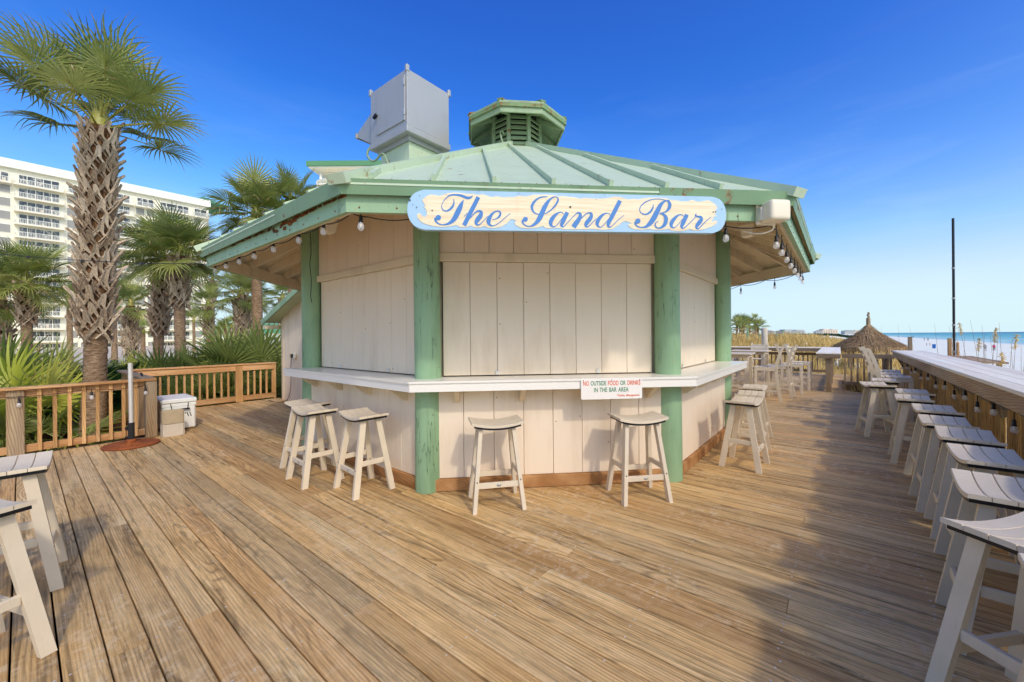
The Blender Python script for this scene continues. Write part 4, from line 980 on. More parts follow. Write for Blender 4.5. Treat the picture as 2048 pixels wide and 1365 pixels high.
st0 = make_stool(); used = [False]
def put(proto, flag, p, rz, label, group):
    o = proto if not flag[0] else copy_tree(proto); flag[0] = True
    o.location = (p[0], p[1], 0); o.rotation_euler = (0, 0, rz); o['label'] = label; o['group'] = group
    return o
D45 = PI / 4
RG, HG, LG = 'saddle stools along the drink rail', 'saddle stools around the bar hut', 'saddle stools by the pine railing'
for pp_, dx, rz, lab, gr in [
    (None, (-2.405, 2.70), rad(51), 'taupe saddle stool beside the front green post, away from the notice', HG),
    (None, (-1.467, 3.635), rad(48), 'taupe saddle stool under the white notice at the hut front', HG),
    ((617, 805), (0, 0), .15, 'taupe saddle stool farthest from the front post in the group of three, half hidden', HG),
    (None, (-4.32, 1.965), rad(-3), 'taupe saddle stool overlapping a hidden one, middle of the group of three', HG),
    (None, (-3.67, 2.15), rad(-5), 'taupe saddle stool of the group of three standing closest to the front post', HG),
    (None, (-.85, 5.235), rad(87), 'taupe saddle stool at the hut side, first after the front corner post', HG),
    ((1500, 787), (0, 0), PI / 2 + .06, 'taupe saddle stool at the hut side, middle of three in file', HG),
    ((1506, 774), (0, 0), PI / 2, 'taupe saddle stool at the hut side, last of three in file', HG),
    ((1770, 760.5), (0, 0), PI / 2 + .02, 'taupe saddle stool at the drink rail, right next to the ladder-back chairs', RG),
    (None, (.43, 7.98), rad(103), 'taupe saddle stool pulled out from the drink rail near the ladder-back chairs', RG),
    ((1829, 784), (0, 0), PI / 2 + .05, 'taupe saddle stool at the drink rail, third from the ladder-back chairs', RG),
    ((1827, 796), (0, 0), PI / 2 + -.02, 'taupe saddle stool at the drink rail, fourth from the ladder-back chairs', RG),
    ((1873, 818), (0, 0), PI / 2 + .03, 'taupe saddle stool at the drink rail, fifth from the ladder-back chairs', RG),
    ((1893, 843), (0, 0), PI / 2 + 0, 'taupe saddle stool at the drink rail, sixth from the ladder-back chairs', RG),
    ((1935, 870), (0, 0), PI / 2 + -.04, 'taupe saddle stool at the drink rail, seventh from the ladder-back chairs', RG),
    ((1983, 913), (0, 0), PI / 2 + .04, 'taupe saddle stool at the drink rail, eighth from the ladder-back chairs', RG),
    ((1996, 976), (.02, 0), PI / 2 + -.03, 'taupe saddle stool at the drink rail, ninth from the ladder-back chairs', RG),
    (None, (.575, 2.42), rad(48), 'taupe saddle stool turned at an angle to the drink rail, tenth from the chairs', RG),
    (None, (.615, 1.90), rad(91), 'taupe saddle stool at the drink rail, last of the row from the chairs', RG),
    (None, (-3.885, -.035), rad(-5), 'taupe saddle stool out on the deck towards the orange railing', LG),
    (None, (-3.07, -.18), rad(22), 'taupe saddle stool out on the deck, farther from the railing than its neighbour', LG)]:
    p = at(*pp_, SH_ - .01) if pp_ else Vector((0, 0, 0)); put(st0, used, (p.x + dx[0], p.y + dx[1]), rz, lab, gr)

def make_chair():
    t = thing('bar_chair', 'x', 'chair'); w, d, h = .46, .44, .755
    for i in range(5): MB().box(-w / 2 + .005, w / 2 - .005, -d / 2 + i * .085, -d / 2 + i * .085 + .075, h - .022, h, ch=.004).build('seat_slat', M['stool'], t)
    for sx_ in (-1, 1):
        x = sx_ * (w / 2 - .02)
        MB().box(x - .018, x + .018, -d / 2 + .0, d / 2 - .02, h - .085, h - .024, ch=.003).build('seat_rail', M['stool'], t)
        MB().box(x - .018, x + .018, -d / 2, -d / 2 + .055, 0, h - .087, ch=.003).build('leg', M['stool'], t)
        m = MB(); pp = spline([(d / 2 + .06, 0), (d / 2 + .0, .35), (d / 2 - .02, .75), (d / 2 + .03, 1.0), (d / 2 + .11, 1.22)], 4)
        vs = []; fs = []
        for (y_, z) in pp:
            for dx_, dy_ in ((-.018, -.028), (.018, -.028), (.018, .028), (-.018, .028)): vs.append((x + dx_, y_ + dy_, z))
        for k in range(len(pp) - 1):
            for j in range(4): fs.append((k * 4 + j, k * 4 + (j + 1) % 4, k * 4 + 4 + (j + 1) % 4, k * 4 + 4 + j))
        fs += [(3, 2, 1, 0), tuple(range(len(pp) * 4 - 4, len(pp) * 4))]
        m.add(vs, fs).build('back_post', M['stool'], t)
        for z in (.22, .36): MB().box(x - .012, x + .012, -d / 2 + .056, d / 2 - .02, z - .02, z + .02).build('stretcher', M['stool'], t)
    for z, y_ in ((.92, d / 2 + .005), (1.03, d / 2 + .035), (1.14, d / 2 + .075)): MB().box(-w / 2 + .04, w / 2 - .04, y_ - .012, y_ + .012, z - .035, z + .035, ch=.004).build('back_slat', M['stool'], t)
    for y_, z in ((-d / 2 + .028, .26), (d / 2 + .01, .3)): MB().box(-w / 2 + .039, w / 2 - .039, y_ - .012, y_ + .012, z - .022, z + .022).build('stretcher', M['stool'], t)
    return t
ch0 = make_chair(); chu = [False]
CG, CR = 'ladder-back bar chairs at the slatted tables', 'ladder-back bar chairs at the drink rail'
for x, y, rz, lab, gr in [
    (-1.30, 10.75, -PI / 2 + .1, 'ladder-back bar chair at the near slatted table, back to the aisle', CG),
    (-1.12, 11.45, -PI / 2 - .05, 'ladder-back bar chair at the near slatted table, second one beside the aisle', CG),
    (-.93, 12.25, PI / 2 + .1, 'ladder-back bar chair at the wooden counter, closest to its corner post', CG),
    (-.80, 13.1, PI / 2 - .05, 'ladder-back bar chair at the wooden counter, half behind another chair', CG),
    (-2.75, 10.9, PI / 2, 'ladder-back bar chair at the near slatted table, behind the hut counter', CG),
    (-2.5, 13.4, PI / 2 + .1, 'ladder-back bar chair at the far slatted table, mostly hidden by the post', CG),
    (-1.9, 14.1, 0, 'ladder-back bar chair behind the far slatted table', CG),
    (.72, 9.5, -PI / 2 + PI, 'ladder-back bar chair at the drink rail beside the stools', CR),
    (.66, 10.15, PI / 2 + .05, 'ladder-back bar chair at the drink rail, middle of three', CR),
    (.70, 10.85, PI / 2 - .04, 'ladder-back bar chair at the drink rail, third from the stools', CR)]:
    put(ch0, chu, (x, y), rz, lab, gr)
def make_table():
    t = thing('bar_table', 'x', 'table'); w, h = .92, 1.04
    for i in range(8): MB().box(-w / 2, w / 2, -w / 2 + i * .116, -w / 2 + i * .116 + .11, h - .025, h, ch=.004).build('top_slat', M['stool'], t)
    MB().box(-w / 2 + .06, w / 2 - .06, -w / 2 + .06, w / 2 - .06, h - .1, h - .026).build('apron', M['stool'], t)
    for i in (-1, 1):
        for j in (-1, 1): MB().box(i * .37 - .035, i * .37 + .035, j * .37 - .035, j * .37 + .035, 0, h - .101, ch=.004).build('leg', M['stool'], t)
    for j in (-1, 1): MB().box(-.334, .334, j * .37 - .015, j * .37 + .015, .25, .31).build('stretcher', M['stool'], t)
    return t
tb0 = make_table(); tbu = [False]
put(tb0, tbu, (-2.05, 11.0), .03, 'slatted taupe bar table beside the hut corner', 'slatted bar tables')
put(tb0, tbu, (-1.95, 12.9), -.02, 'slatted taupe bar table by the wooden counter, farther from the hut', 'slatted bar tables')

# L-shaped wooden counter at the far end of the deck
lc = thing('corner_counter', 'L-shaped weathered wooden counter with pale top at the deck end', 'bar rail', (-.47, 13.0, 0))
for i in range(3): MB().box(i * .167, i * .167 + .163, 0, 5.4, .968, 1.0, ch=.003).build('top_board', M['railtop'], lc)
for i in range(3): MB().box(-6, -.004, 4.9 + i * .167, 4.9 + i * .167 + .163, .968, 1.0, ch=.003).build('top_board', M['railtop'], lc)
MB().box(.012, .488, .012, .05, .86, .964).build('apron', M['old_x'], lc)
MB().box(.012, .05, .052, 4.88, .86, .964).build('apron', M['old_y'], lc)
MB().box(-6, .01, 4.92, 4.958, .85, .964).build('apron', M['old_x'], lc)
for x, y in ((.25, .12), (.25, 2.4), (.25, 4.8), (-1.9, 5.2), (-4, 5.2)): MB().box(x - .06, x + .06, y - .045, y + .045, .002, .964, ch=.005).build('post', M['old_z'], lc)
MB().box(-6, .3, 5.2, 5.24, .70, .80).build('rail', M['old_x'], lc); MB().box(-6, .3, 5.2, 5.24, .1, .19).build('rail', M['old_x'], lc)
MB().box(.2, .24, .17, 5.2, .70, .80).build('rail', M['old_y'], lc); MB().box(.2, .24, .17, 5.2, .1, .19).build('rail', M['old_y'], lc)
for k in range(30): add_bal(lc, -.15 - k * .14, 5.26, .12, .8, 'old_z')
for k in range(34): add_bal(lc, .265, .3 + k * .14, .12, .8, 'old_z')
# weathered gate railing between counter and drink rail
gt = thing('end_railing', 'grey weathered picket railing in front of the thatched umbrella', 'railing', (.05, 13.62, 0))
MB().box(0, 1.0, -.02, .02, .85, .96, ch=.004).build('top_rail', M['old_x'], gt)
MB().box(0, 1.0, -.02, .02, .16, .235).build('bottom_rail', M['old_x'], gt)
for k in range(8): add_bal(gt, .06 + k * .125, -.041, .165, .86, 'old_z')
MB().box(.78, .89, .021, .09, .152, .95).build('post', M['old_z'], gt)

# ================================================================== SMALL THINGS ON THE DECK
ub = thing('umbrella_base', 'rusty round umbrella base with a bare grey pole beside the railing', 'umbrella base', at(263, 891, 0))
MB().lathe([(.30, .003), (.31, .012), (.30, .026), (.27, .032), (.07, .036), (.06, .05)], 40).build('disc', M['rust'], ub)
MB().tube([(0, 0, .03), (-.001, 0, .32)], .036, 14).build('sleeve', M['darkvoid'], ub)
MB().lathe([(.05, .03), (.05, .085), (.04, .09)], 14).build('collar', M['rust'], ub)
MB().tube([(0, 0, .3), (-.012, -.004, 1.16)], .026, 14).build('pole', M['steel'], ub)
for z in (.11, .24): MB().lathe([(.012, 0), (.02, .012), (.02, .03), (.008, .034)], 10, Matrix.Translation((-.035, -.03, z)) @ Matrix.Rotation(PI / 2, 4, 'X') @ Matrix.Rotation(-.8, 4, 'Y')).build('knob', M['black'], ub)
cl = thing('cooler', 'white hard cooler with black rope handle behind two concrete blocks', 'cooler', (-8.37, 1.42, 0), 0)
# local: x across, long side along x; faces: +x short side towards the hut, -y towards the camera
m = MB().box(-.72, 0, -.01, .43, .015, .44, ch=.02).build('body', M['cooler'], cl)
MB().box(-.735, .015, -.025, .445, .445, .515, ch=.015).build('lid', M['cooler'], cl)
MB().box(-.70, .006, -.015, .436, .39, .44, ch=.006).build('rim', M['cooler'], cl)
MB().tube([(.004, .10, .44), (.03, .115, .35)], .006, 6).build('rope', M['black'], cl); MB().tube([(.004, .33, .44), (.03, .315, .35)], .006, 6).build('rope', M['black'], cl)
MB().tube([(.035, .09, .345), (.035, .34, .345)], .013, 10).build('handle', M['black'], cl)
mk = MB()
for k in range(5): mk.box(.0005, .0015, .20 + k * .022, .21 + k * .022, .258, .285)
for k in range(2): mk.hexa([(.0005, .325 + k * .035, .21), (.0015, .325 + k * .035, .21), (.0015, .338 + k * .035, .21), (.0005, .338 + k * .035, .21), (.0005, .305 + k * .035, .285), (.0015, .305 + k * .035, .285), (.0015, .318 + k * .035, .285), (.0005, .318 + k * .035, .285)])
mk.build('marking', M['black'], cl)
p = at(352, 878, 0)
for k, (lab, mt) in enumerate((('pale concrete block standing on the deck under another one', 'concrete2'), ('tan concrete block resting on top of a paler one', 'concrete'))):
    cb = thing('concrete_block', lab, 'block', (-8.02, 1.42, .002 + k * .196), .02 - .06 * k, 'stacked concrete blocks')
    bm_ = bmesh.new(); bmesh.ops.create_cube(bm_, size=1); bmesh.ops.scale(bm_, vec=(.20, .26, .19), verts=bm_.verts); bmesh.ops.translate(bm_, vec=(0, .06, .095), verts=bm_.verts)
    tf = [f for f in bm_.faces if f.normal.z > .9]; r = bmesh.ops.inset_region(bm_, faces=tf, thickness=.045); bmesh.ops.translate(bm_, vec=(0, 0, -.09), verts=list({v for f in tf for v in f.verts}))
    bmesh.ops.bevel(bm_, geom=[e for e in bm_.edges if abs(e.verts[0].co.z - e.verts[1].co.z) > .15], offset=.02, segments=3, affect='EDGES')
    me = bpy.data.meshes.new('block'); bm_.to_mesh(me); bm_.free(); me.materials.append(M[mt]); obj('block', me, cb)
tp = thing('clip', 'small black clip lying on the grey return cap', 'clip', (-8.7, 1.23, CAPZ + .001))
MB().tube(spline([(0, 0, .01), (-.03, 0, .04), (-.09, 0, .045), (-.12, .01, .01)]), .012, 6).build('arm', M['black'], tp)

# ================================================================== PALMS
def fan_frond(seed, pet=.75, L=.85, nseg=38, spread=158, droop=.5, dry=.25, wid=.034):
    r = random.Random(seed); m = MB()
    m.mi = 1
    pp = [(0, 0, 0), (pet * .35, 0, .03), (pet * .7, 0, .03), (pet, 0, 0), (pet + L * .28, 0, -.03 - .05 * droop), (pet + L * .5, 0, -.09 - .1 * droop)]
    m.tube(pp, [.02, .015, .012, .011, .006, .002], 5)
    da = rad(2 * spread / (nseg - 1))
    for i in range(nseg):
        phi = rad(-spread + 2 * spread * i / (nseg - 1)) + r.uniform(-.02, .02)
        c = math.cos(phi); s = math.sin(phi)
        ln = L * (.62 + .38 * (0.5 + .5 * c)) * r.uniform(.88, 1.06)
        o = Vector((pet + (.10 * max(c, 0)) * L, 0, -.01))
        fold = .42 * abs(s) + .08; dr = droop * r.uniform(.7, 1.4); tip = r.uniform(.35, 1.0) * droop
        side = Vector((-s, c, 0))
        prev = None; N = 5
        hang = r.random() < .35
        for k in range(N + 1):
            t = k / N; rr = ln * t
            z = fold * rr * (1 - .55 * t) - dr * .28 * t * t * ln - (tip * ln * .55 * max(0, t - .55) ** 1.5 * 3 if hang else tip * .25 * ln * t ** 3)
            reach = rr * (1 - .12 * t * t * droop) - (.25 * ln * max(0, t - .6) if hang else 0)
            p = o + Vector((c * reach, s * reach, z))
            w = min(2 * rr * math.tan(da / 2) * 1.02 + .004, wid) if t < .45 else wid * max(.06, 1 - ((t - .45) / .55) ** 1.3)
            row = [p - side * w / 2 + Vector((0, 0, .25 * w)), p - Vector((0, 0, .15 * w)), p + side * w / 2 + Vector((0, 0, .25 * w))]
            if prev:
                m.mi = 2 if (k == N and r.random() < dry) else 0
                m.add(prev + row, [(0, 1, 4, 3), (1, 2, 5, 4)])
            prev = row
    return m
def mesh_set(name, n, mats, **k): return [fan_frond(s * 11 + 3, **k).mesh(name, mats) for s in range(n)]
FR = mesh_set('frond', 5, [M['leaf'], M['petiole'], M['leafdry']], droop=.6, wid=.042)
FRM = mesh_set('frond', 6, [M['leaf'], M['petiole'], M['leafdry']], droop=.55, pet=.98, L=.88, nseg=36, wid=.036)
FRY = mesh_set('frond', 3, [M['leaf'], M['petiole'], M['leafdry']], droop=.2, dry=.08, wid=.042)
FRS = mesh_set('frond', 3, [M['leafyellow'], M['petiole'], M['leafdry']], droop=.12, dry=.05, spread=120, nseg=22, pet=.8, L=.85, wid=.058)
FRG = mesh_set('frond', 3, [M['leaf'], M['petiole'], M['leafdry']], droop=.15, dry=.05, spread=130, nseg=26, pet=.85, L=.85, wid=.05)
def boot_mesh(seed):
    r = random.Random(seed); m = MB()
    # forked leaf base: two straps clasping the trunk, joined in a stub that points up and out (local: z up the trunk, x outwards)
    top = Vector((.10 + r.uniform(-.02, .05), r.uniform(-.03, .03), .20 + r.uniform(-.03, .06)))
    mid = Vector((.035, 0, .04))
    for s in (-1, 1):
        a = Vector((-.045, s * .155, -.19 + r.uniform(-.02, .02))); b_ = Vector((.012, s * .085, -.06))
        pts = [a, b_, mid + Vector((0, s * .018, .02)), top + Vector((0, s * .012, 0))]
        ws = [.06, .078, .075, .04]
        vs = []
        for p, w in zip(pts, ws):
            d = Vector((0, .8 * s, .6)); vs += [p + Vector((.004, -s * w * .45, w * .35)), p + Vector((.004, s * w * .45, -w * .35)), p + Vector((-.02, s * w * .45, -w * .35)), p + Vector((-.02, -s * w * .45, w * .35))]
        fs = []
        for k in range(3):
            for j in range(4): fs.append((k * 4 + j, k * 4 + (j + 1) % 4, k * 4 + 4 + (j + 1) % 4, k * 4 + 4 + j))
        fs += [(12, 13, 14, 15), (3, 2, 1, 0)]
        m.add(vs, fs)
    return m.mesh('leaf_base', M['boot'])
BOOT = [boot_mesh(s) for s in range(6)]
def palm(label, base, top_z, r0, boots, nf, fs, group=None, lean=(0, 0), skirt_r=1.0, seed=0, mat=None, nb=None, el=(82, -42), name='palm_tree', bs=1.0, big=False):
    r = random.Random(seed * 7 + 1); t = thing(name, label, 'palm', base, 0, group)
    Hh = top_z - base[2]; lx_, ly_ = lean
    ctr = lambda z: Vector((lx_ * (z / Hh) ** 1.3, ly_ * (z / Hh) ** 1.3, z))
    m = MB(); m.sm = True; n = 16; zs = []; z = 0
    while z < Hh: zs.append(z); z += .09 if Hh < 8 else .16
    zs.append(Hh); vs = []; fs_ = []
    for i, z in enumerate(zs):
        c = ctr(z); base_r = r0 * (1.18 - .25 * min(1, z / 1.2)) * (1 + (.05 if i % 2 else -.02))
        if boots and boots[0] - base[2] - .1 < z: base_r = r0 * 1.12
        for k in range(n):
            a = 2 * PI * k / n; q = base_r * (1 + .05 * math.sin(3 * a + z * 2) + r.uniform(-.025, .025)); vs.append((c.x + q * math.cos(a), c.y + q * math.sin(a), c.z))
    for i in range(len(zs) - 1):
        mi = 1 if boots and zs[i] > boots[0] - base[2] - .05 else 0
        m.mi = mi
        fs_.append(([(i * n + k, i * n + (k + 1) % n, (i + 1) * n + (k + 1) % n, (i + 1) * n + k) for k in range(n)], mi))
    o = len(m.v); m.v += vs
    for fl, mi in fs_:
        for f in fl: m.f.append(list(f)); m.m.append(mi); m.s.append(True)
    tr = m.build('trunk', [M['trunk'], M['fibre']], t)
    if boots:
        z0, z1 = boots[0] - base[2], boots[1] - base[2]
        cnt = nb or int((z1 - z0) / .018 / bs)
        for i in range(cnt):
            s = i / max(1, cnt - 1); z = z0 + (z1 - z0) * s; a = i * 2.39996 + r.uniform(-.08, .08); c = ctr(z)
            k = bs * lerp(1.02, .80, s) * r.uniform(.92, 1.08) * (r0 / .17)
            o = obj('leaf_base', r.choice(BOOT), tr)
            tilt = r.uniform(-.05, .28) - .05
            rr = r0 * 1.08 + .03
            o.matrix_local = Matrix.Translation((c.x + rr * math.cos(a), c.y + rr * math.sin(a), z)) @ Matrix.Rotation(a, 4, 'Z') @ Matrix.Rotation(tilt, 4, 'Y') @ Matrix.Scale(k, 4)
    c = ctr(Hh)
    crm = MB().lathe([(r0 * 1.0, -.25), (r0 * 1.05, 0), (r0 * .7, .22), (.03, .5)], 10, Matrix.Translation(c)).build('crown', [mat or M['petiole']], t)
    for i in range(nf):
        s = (i + .5) / nf; e = lerp(el[0], el[1], s ** .9) + r.uniform(-9, 9); a = i * 2.39996 + r.uniform(-.25, .25)
        me = r.choice(FRM if big else (FRY if s < .3 else FR))
        o = obj('frond', me, crm)
        k = fs * r.uniform(.88, 1.12) * (.82 if s < .12 else 1)
        st = c + Vector((.06 * math.cos(a), .06 * math.sin(a), .28 * (1 - s) - .05))
        o.matrix_local = Matrix.Translation(st) @ Matrix.Rotation(a, 4, 'Z') @ Matrix.Rotation(-rad(e), 4, 'Y') @ Matrix.Rotation(r.uniform(-.35, .35), 4, 'X') @ Matrix.Scale(k, 4)
    return t
GZ = -.42
def pbase(px, py, Z): p = atd(px, py, Z); return Vector((p.x, p.y, GZ))
def zat(px, py, Z): return atd(px, py, Z).z
PG = 'palms between the deck and the hotel'
Zm = 7.2; b0 = pbase(188, 862, Zm)
palm('tall palm with a criss-cross of dry leaf bases just behind the pine railing', b0, 5.3, .165, (zat(190, 662, Zm), 5.28), 28, .9, PG, seed=1, lean=(.10, .10), bs=1.12, nb=190, el=(88, 2), big=True)
def P(px, ycrown, Z, r0, yb0, yb1, nf, fs, lab, seed, ybase=700, **k):
    palm(lab, pbase(px, ybase, Z), zat(px, ycrown, Z), r0, (zat(px, yb0, Z), zat(px, yb1, Z)) if yb0 else None, nf, fs, PG, seed=seed, **k)
P(313, 520, 15.5, .17, 722 - 65, 530, 30, 1.1, 'palm with spiky grey leaf bases standing beside a smooth straight trunk', 2, bs=1.5, lean=(.1, .2))
P(360, 512, 13.8, .165, 602, 520, 30, 1.05, 'palm with smooth straight brown trunk and shaggy collar', 3, bs=1.5)
P(515, 428, 16.5, .2, None, None, 30, 1.2, 'tall palm with smooth pale trunk rising beyond the hut roof', 4)
P(585, 410, 17.5, .16, None, None, 20, 1.0, 'second palm crown showing over the eave beside the smooth pale trunk', 24)
P(54, 566, 16.0, .17, 640, 572, 30, 1.15, 'short palm with a ball of dry leaf bases in front of the hotel corner', 5, bs=1.5)
P(262, 612, 24, .19, 700, 625, 18, 1.0, 'small bright palm with shaggy trunk between two larger trunks', 6, bs=2)
P(426, 560, 34, .15, 600, 565, 14, .95, 'thin palm whose small crown tops the hotel end wall', 7, bs=2)
P(417, 610, 27, .16, 665, 618, 14, 1.0, 'slim palm with a narrow crown of few leaves beside the hotel end', 8, bs=2)
P(484, 590, 23, .19, 690, 598, 22, 1.1, 'shaggy palm seen against the sky left of the smooth pale trunk', 9, bs=2)
P(508, 600, 27, .19, 690, 610, 16, 1.0, 'palm half hidden behind the smooth pale trunk', 10, bs=2)
P(566, 596, 30, .16, 650, 600, 18, 1.1, 'palm crown showing above the lean-to roof', 11, bs=2)
P(140, 600, 29, .17, None, None, 16, 1.0, 'palm with smooth trunk just left of the tall criss-cross palm', 12)
P(2, 600, 17.5, .18, 690, 612, 22, 1.1, 'shaggy palm at the far end beyond the ball-topped palm', 13, bs=1.6)
P(229, 590, 30, .18, None, None, 14, 1.0, 'palm with smooth trunk just right of the tall criss-cross palm', 14)
P(388, 642, 42, .13, None, None, 12, 1.0, 'little pale green palm in front of the hotel balconies', 15)
P(286, 662, 40, .2, None, None, 12, .9, 'little yellow-green palm low in front of the hotel', 16)
for i, (x, y) in enumerate(((438, 662), (451, 655), (463, 653))): P(x, y, 62, .2, None, None, 10, 1.25, ('far palm in a trio over a green roof, shortest one', 'far palm in a trio over a green roof, middle one', 'far palm in a trio over a green roof, next to the shaggy palm')[i], 17 + i)
for i, (x, y, Z) in enumerate(((1474, 647, 74), (1487, 649, 70), (1499, 652, 72), (1511, 641, 76), (1516, 656, 70), (1481, 655, 68))):
    p = atd(x, 680, Z); palm(('far palm beside the hut post', 'second far palm from the hut post', 'third far palm from the hut post', 'tallest thin far palm above the green handrail', 'last far palm of the clump above the green handrail', 'low far palm in the clump behind the boardwalk')[i], Vector((p.x, p.y, -.2)), zat(x, y, Z), .2, None, 14 if i != 3 else 9, 1.25 if i != 3 else .9, 'far palm clump behind the boardwalk', seed=30 + i)

# ------------------------------------------------------------------ palmetto and sago clumps
def sago_frond(seed):
    r = random.Random(seed); m = MB(); m.mi = 0; L = 1.0
    pp = [(L * t, 0, .55 * t - .75 * t * t) for t in [k / 8 for k in range(9)]]
    m.tube(pp, [.012] * 8 + [.003], 4)
    for k in range(44):
        t = .12 + .86 * k / 43; x, z = L * t, .55 * t - .75 * t * t; ln = .22 * math.sin(PI * min(1, t * 1.02)) ** .6 + .02
        for s in (-1, 1):
            a = Vector((x, 0, z)); b_ = a + Vector((ln * .35, s * ln, .18 * ln)); w = Vector((.008, 0, 0)); mid = a.lerp(b_, .5) + Vector((0, 0, .01))
            m.add([a - w, a + w, mid + w, mid - w, b_], [(0, 1, 2, 3), (3, 2, 4)])
    return m.mesh('frond', M['leafdark'])
SAGO = [sago_frond(s) for s in range(3)]
def clump(label, p, meshes, n, sc, el=(80, 12), seed=0, name='palmetto', cat='shrub', spread=.25, arc=None):
    r = random.Random(seed); t = thing(name, label, cat, p, 0, 'shrubs behind the railings')
    st = MB().lathe([(.12 * sc, -.05), (.14 * sc, .1), (.05 * sc, .25)], 8).build('stem', M['fibre'], t)
    for i in range(n):
        s = (i + .5) / n; e = lerp(el[0], el[1], s) + r.uniform(-10, 10); a = (i * 2.39996 if not arc else lerp(arc[0], arc[1], r.random())) + r.uniform(-.3, .3)
        o = obj('frond', r.choice(meshes), t)
        o.matrix_local = Matrix.Translation((spread * r.uniform(-1, 1), spread * r.uniform(-1, 1), .1)) @ Matrix.Rotation(a, 4, 'Z') @ Matrix.Rotation(-rad(e), 4, 'Y') @ Matrix.Rotation(r.uniform(-.6, .6), 4, 'X') @ Matrix.Scale(sc * r.uniform(.75, 1.15), 4)
gp = lambda px, Z: pbase(px, 800, Z)
clump('big yellow-green palmetto spilling over the railing by the weathered post', gp(28, 6.9), FRS, 18, 1.05, (88, 8), 1)
clump('green palmetto filling the corner beyond the weathered post', gp(-60, 7.4), FRG, 26, 1.15, (88, 20), 2)
clump('green palmetto with stiff leaves behind the big yellow-green one', gp(85, 8.8), FRG, 22, 1.05, (85, 15), 3)
clump('dark green sago in the bed left of the tall trunk', gp(150, 9.2), SAGO, 30, 1.35, (78, 8), 4, 'sago_palm')
clump('low dark sago under the palmetto behind the balusters', gp(95, 7.6), SAGO, 24, 1.0, (60, 0), 5, 'sago_palm')
clump('dark sago right of the tall trunk behind the grey return cap', gp(232, 9.6), SAGO, 30, 1.3, (80, 8), 6, 'sago_palm')
clump('palmetto fan with yellowish tips right of the tall trunk', gp(275, 10.8), FRS, 18, .95, (85, 25), 7)
clump('green palmetto behind the far railing near the return corner', gp(335, 11.2), FRG, 22, .95, (85, 15), 8)
clump('green palmetto crowding the far railing near its middle', gp(395, 11.6), FRG, 24, .95, (85, 10), 9)
clump('palmetto with pale blades arching over the far railing', gp(455, 11.8), FRG, 26, 1.1, (85, 5), 10)
clump('large blue-green palmetto next to the lean-to', gp(515, 12.4), FRG, 28, 1.35, (88, 15), 11)
clump('dark palmetto tucked between the far railing and the lean-to', gp(545, 11.9), FRG, 22, 1.0, (85, 8), 12)
clump('low leafy palmetto low behind the far railing balusters', gp(420, 10.9), FRG, 20, .75, (60, -5), 13)
clump('low leafy palmetto behind the balusters by the cooler', gp(360, 10.4), FRG, 20, .75, (60, -5), 14)
clump('low leafy palmetto behind the balusters by the lean-to', gp(500, 11.3), FRG, 20, .8, (60, -5), 15)
clump('low green palmetto close behind the balusters of the pine railing by the umbrella base', gp(60, 6.4), FRG, 14, .7, (50, 0), 16)

# ================================================================== HOTEL
HX = -141.0
ht = thing('hotel', 'tall cream hotel block with rows of white balconies behind the palms', 'hotel', (HX, 0, -.5))
FH, TOPZ = 2.9, 41.6
NF = 14; zf0 = TOPZ - 2.3 - NF * FH
Y0h, Y1h = -22.0, 34.5
MB().box(-16, 0, Y0h, Y1h, -1, TOPZ - 1.9).build('wall', M['hotel'], ht)
MB().box(-16.3, .9, Y0h - .3, Y1h + .3, TOPZ - 1.88, TOPZ).build('parapet', M['hotel2'], ht)
MB().add([(-14, 31, TOPZ + .01), (-1, 31, TOPZ + .01), (-1, 40, TOPZ + .01), (-14, 40, TOPZ + .01), (-7, 35, TOPZ + 3)], [(0, 1, 4), (1, 2, 4), (2, 3, 4), (3, 0, 4)]).build('roof', M['hroof'], ht)
def railing(w, d):
    m = MB(); m.box(d - .05, d, 0, w, 1.0, 1.08); m.box(d - .04, d - .01, 0, w, .05, .12)
    m.box(0, d, 0, .05, 1.0, 1.08); m.box(0, d, w - .05, w, 1.0, 1.08)
    n = int(w / .22)
    for i in range(n + 1): m.box(d - .05, d - .01, i * w / n - .03, i * w / n + .03, 0, 1.0)
    for i in range(6): m.box(i * d / 6, i * d / 6 + .05, 0, .04, 0, 1.0); m.box(i * d / 6, i * d / 6 + .05, w - .04, w, 0, 1.0)
    return m.mesh('railing', M['hotel2'])
bays = []
y = -13.0
while y < 34: bays.append(('b', y, y + 7.7)); bays.append(('w', y + 7.7 + .5 - .5, y + 7.7 + 4.3)); y += 12.0
rails = {}
win = MB().box(0, .06, 0, 1.55, 0, 1.75).mesh('window', M['shutter']); winf = MB()
for a in ((-.08, 0, -.08, 1.83), (1.55, 1.63, -.08, 1.83)): winf.box(.0, .1, a[0], a[1], a[2], a[3])
winf.box(0, .1, 0, 1.55, -.08, 0); winf.box(0, .1, 0, 1.55, 1.75, 1.83); winf = winf.mesh('frame', M['hotel2'])
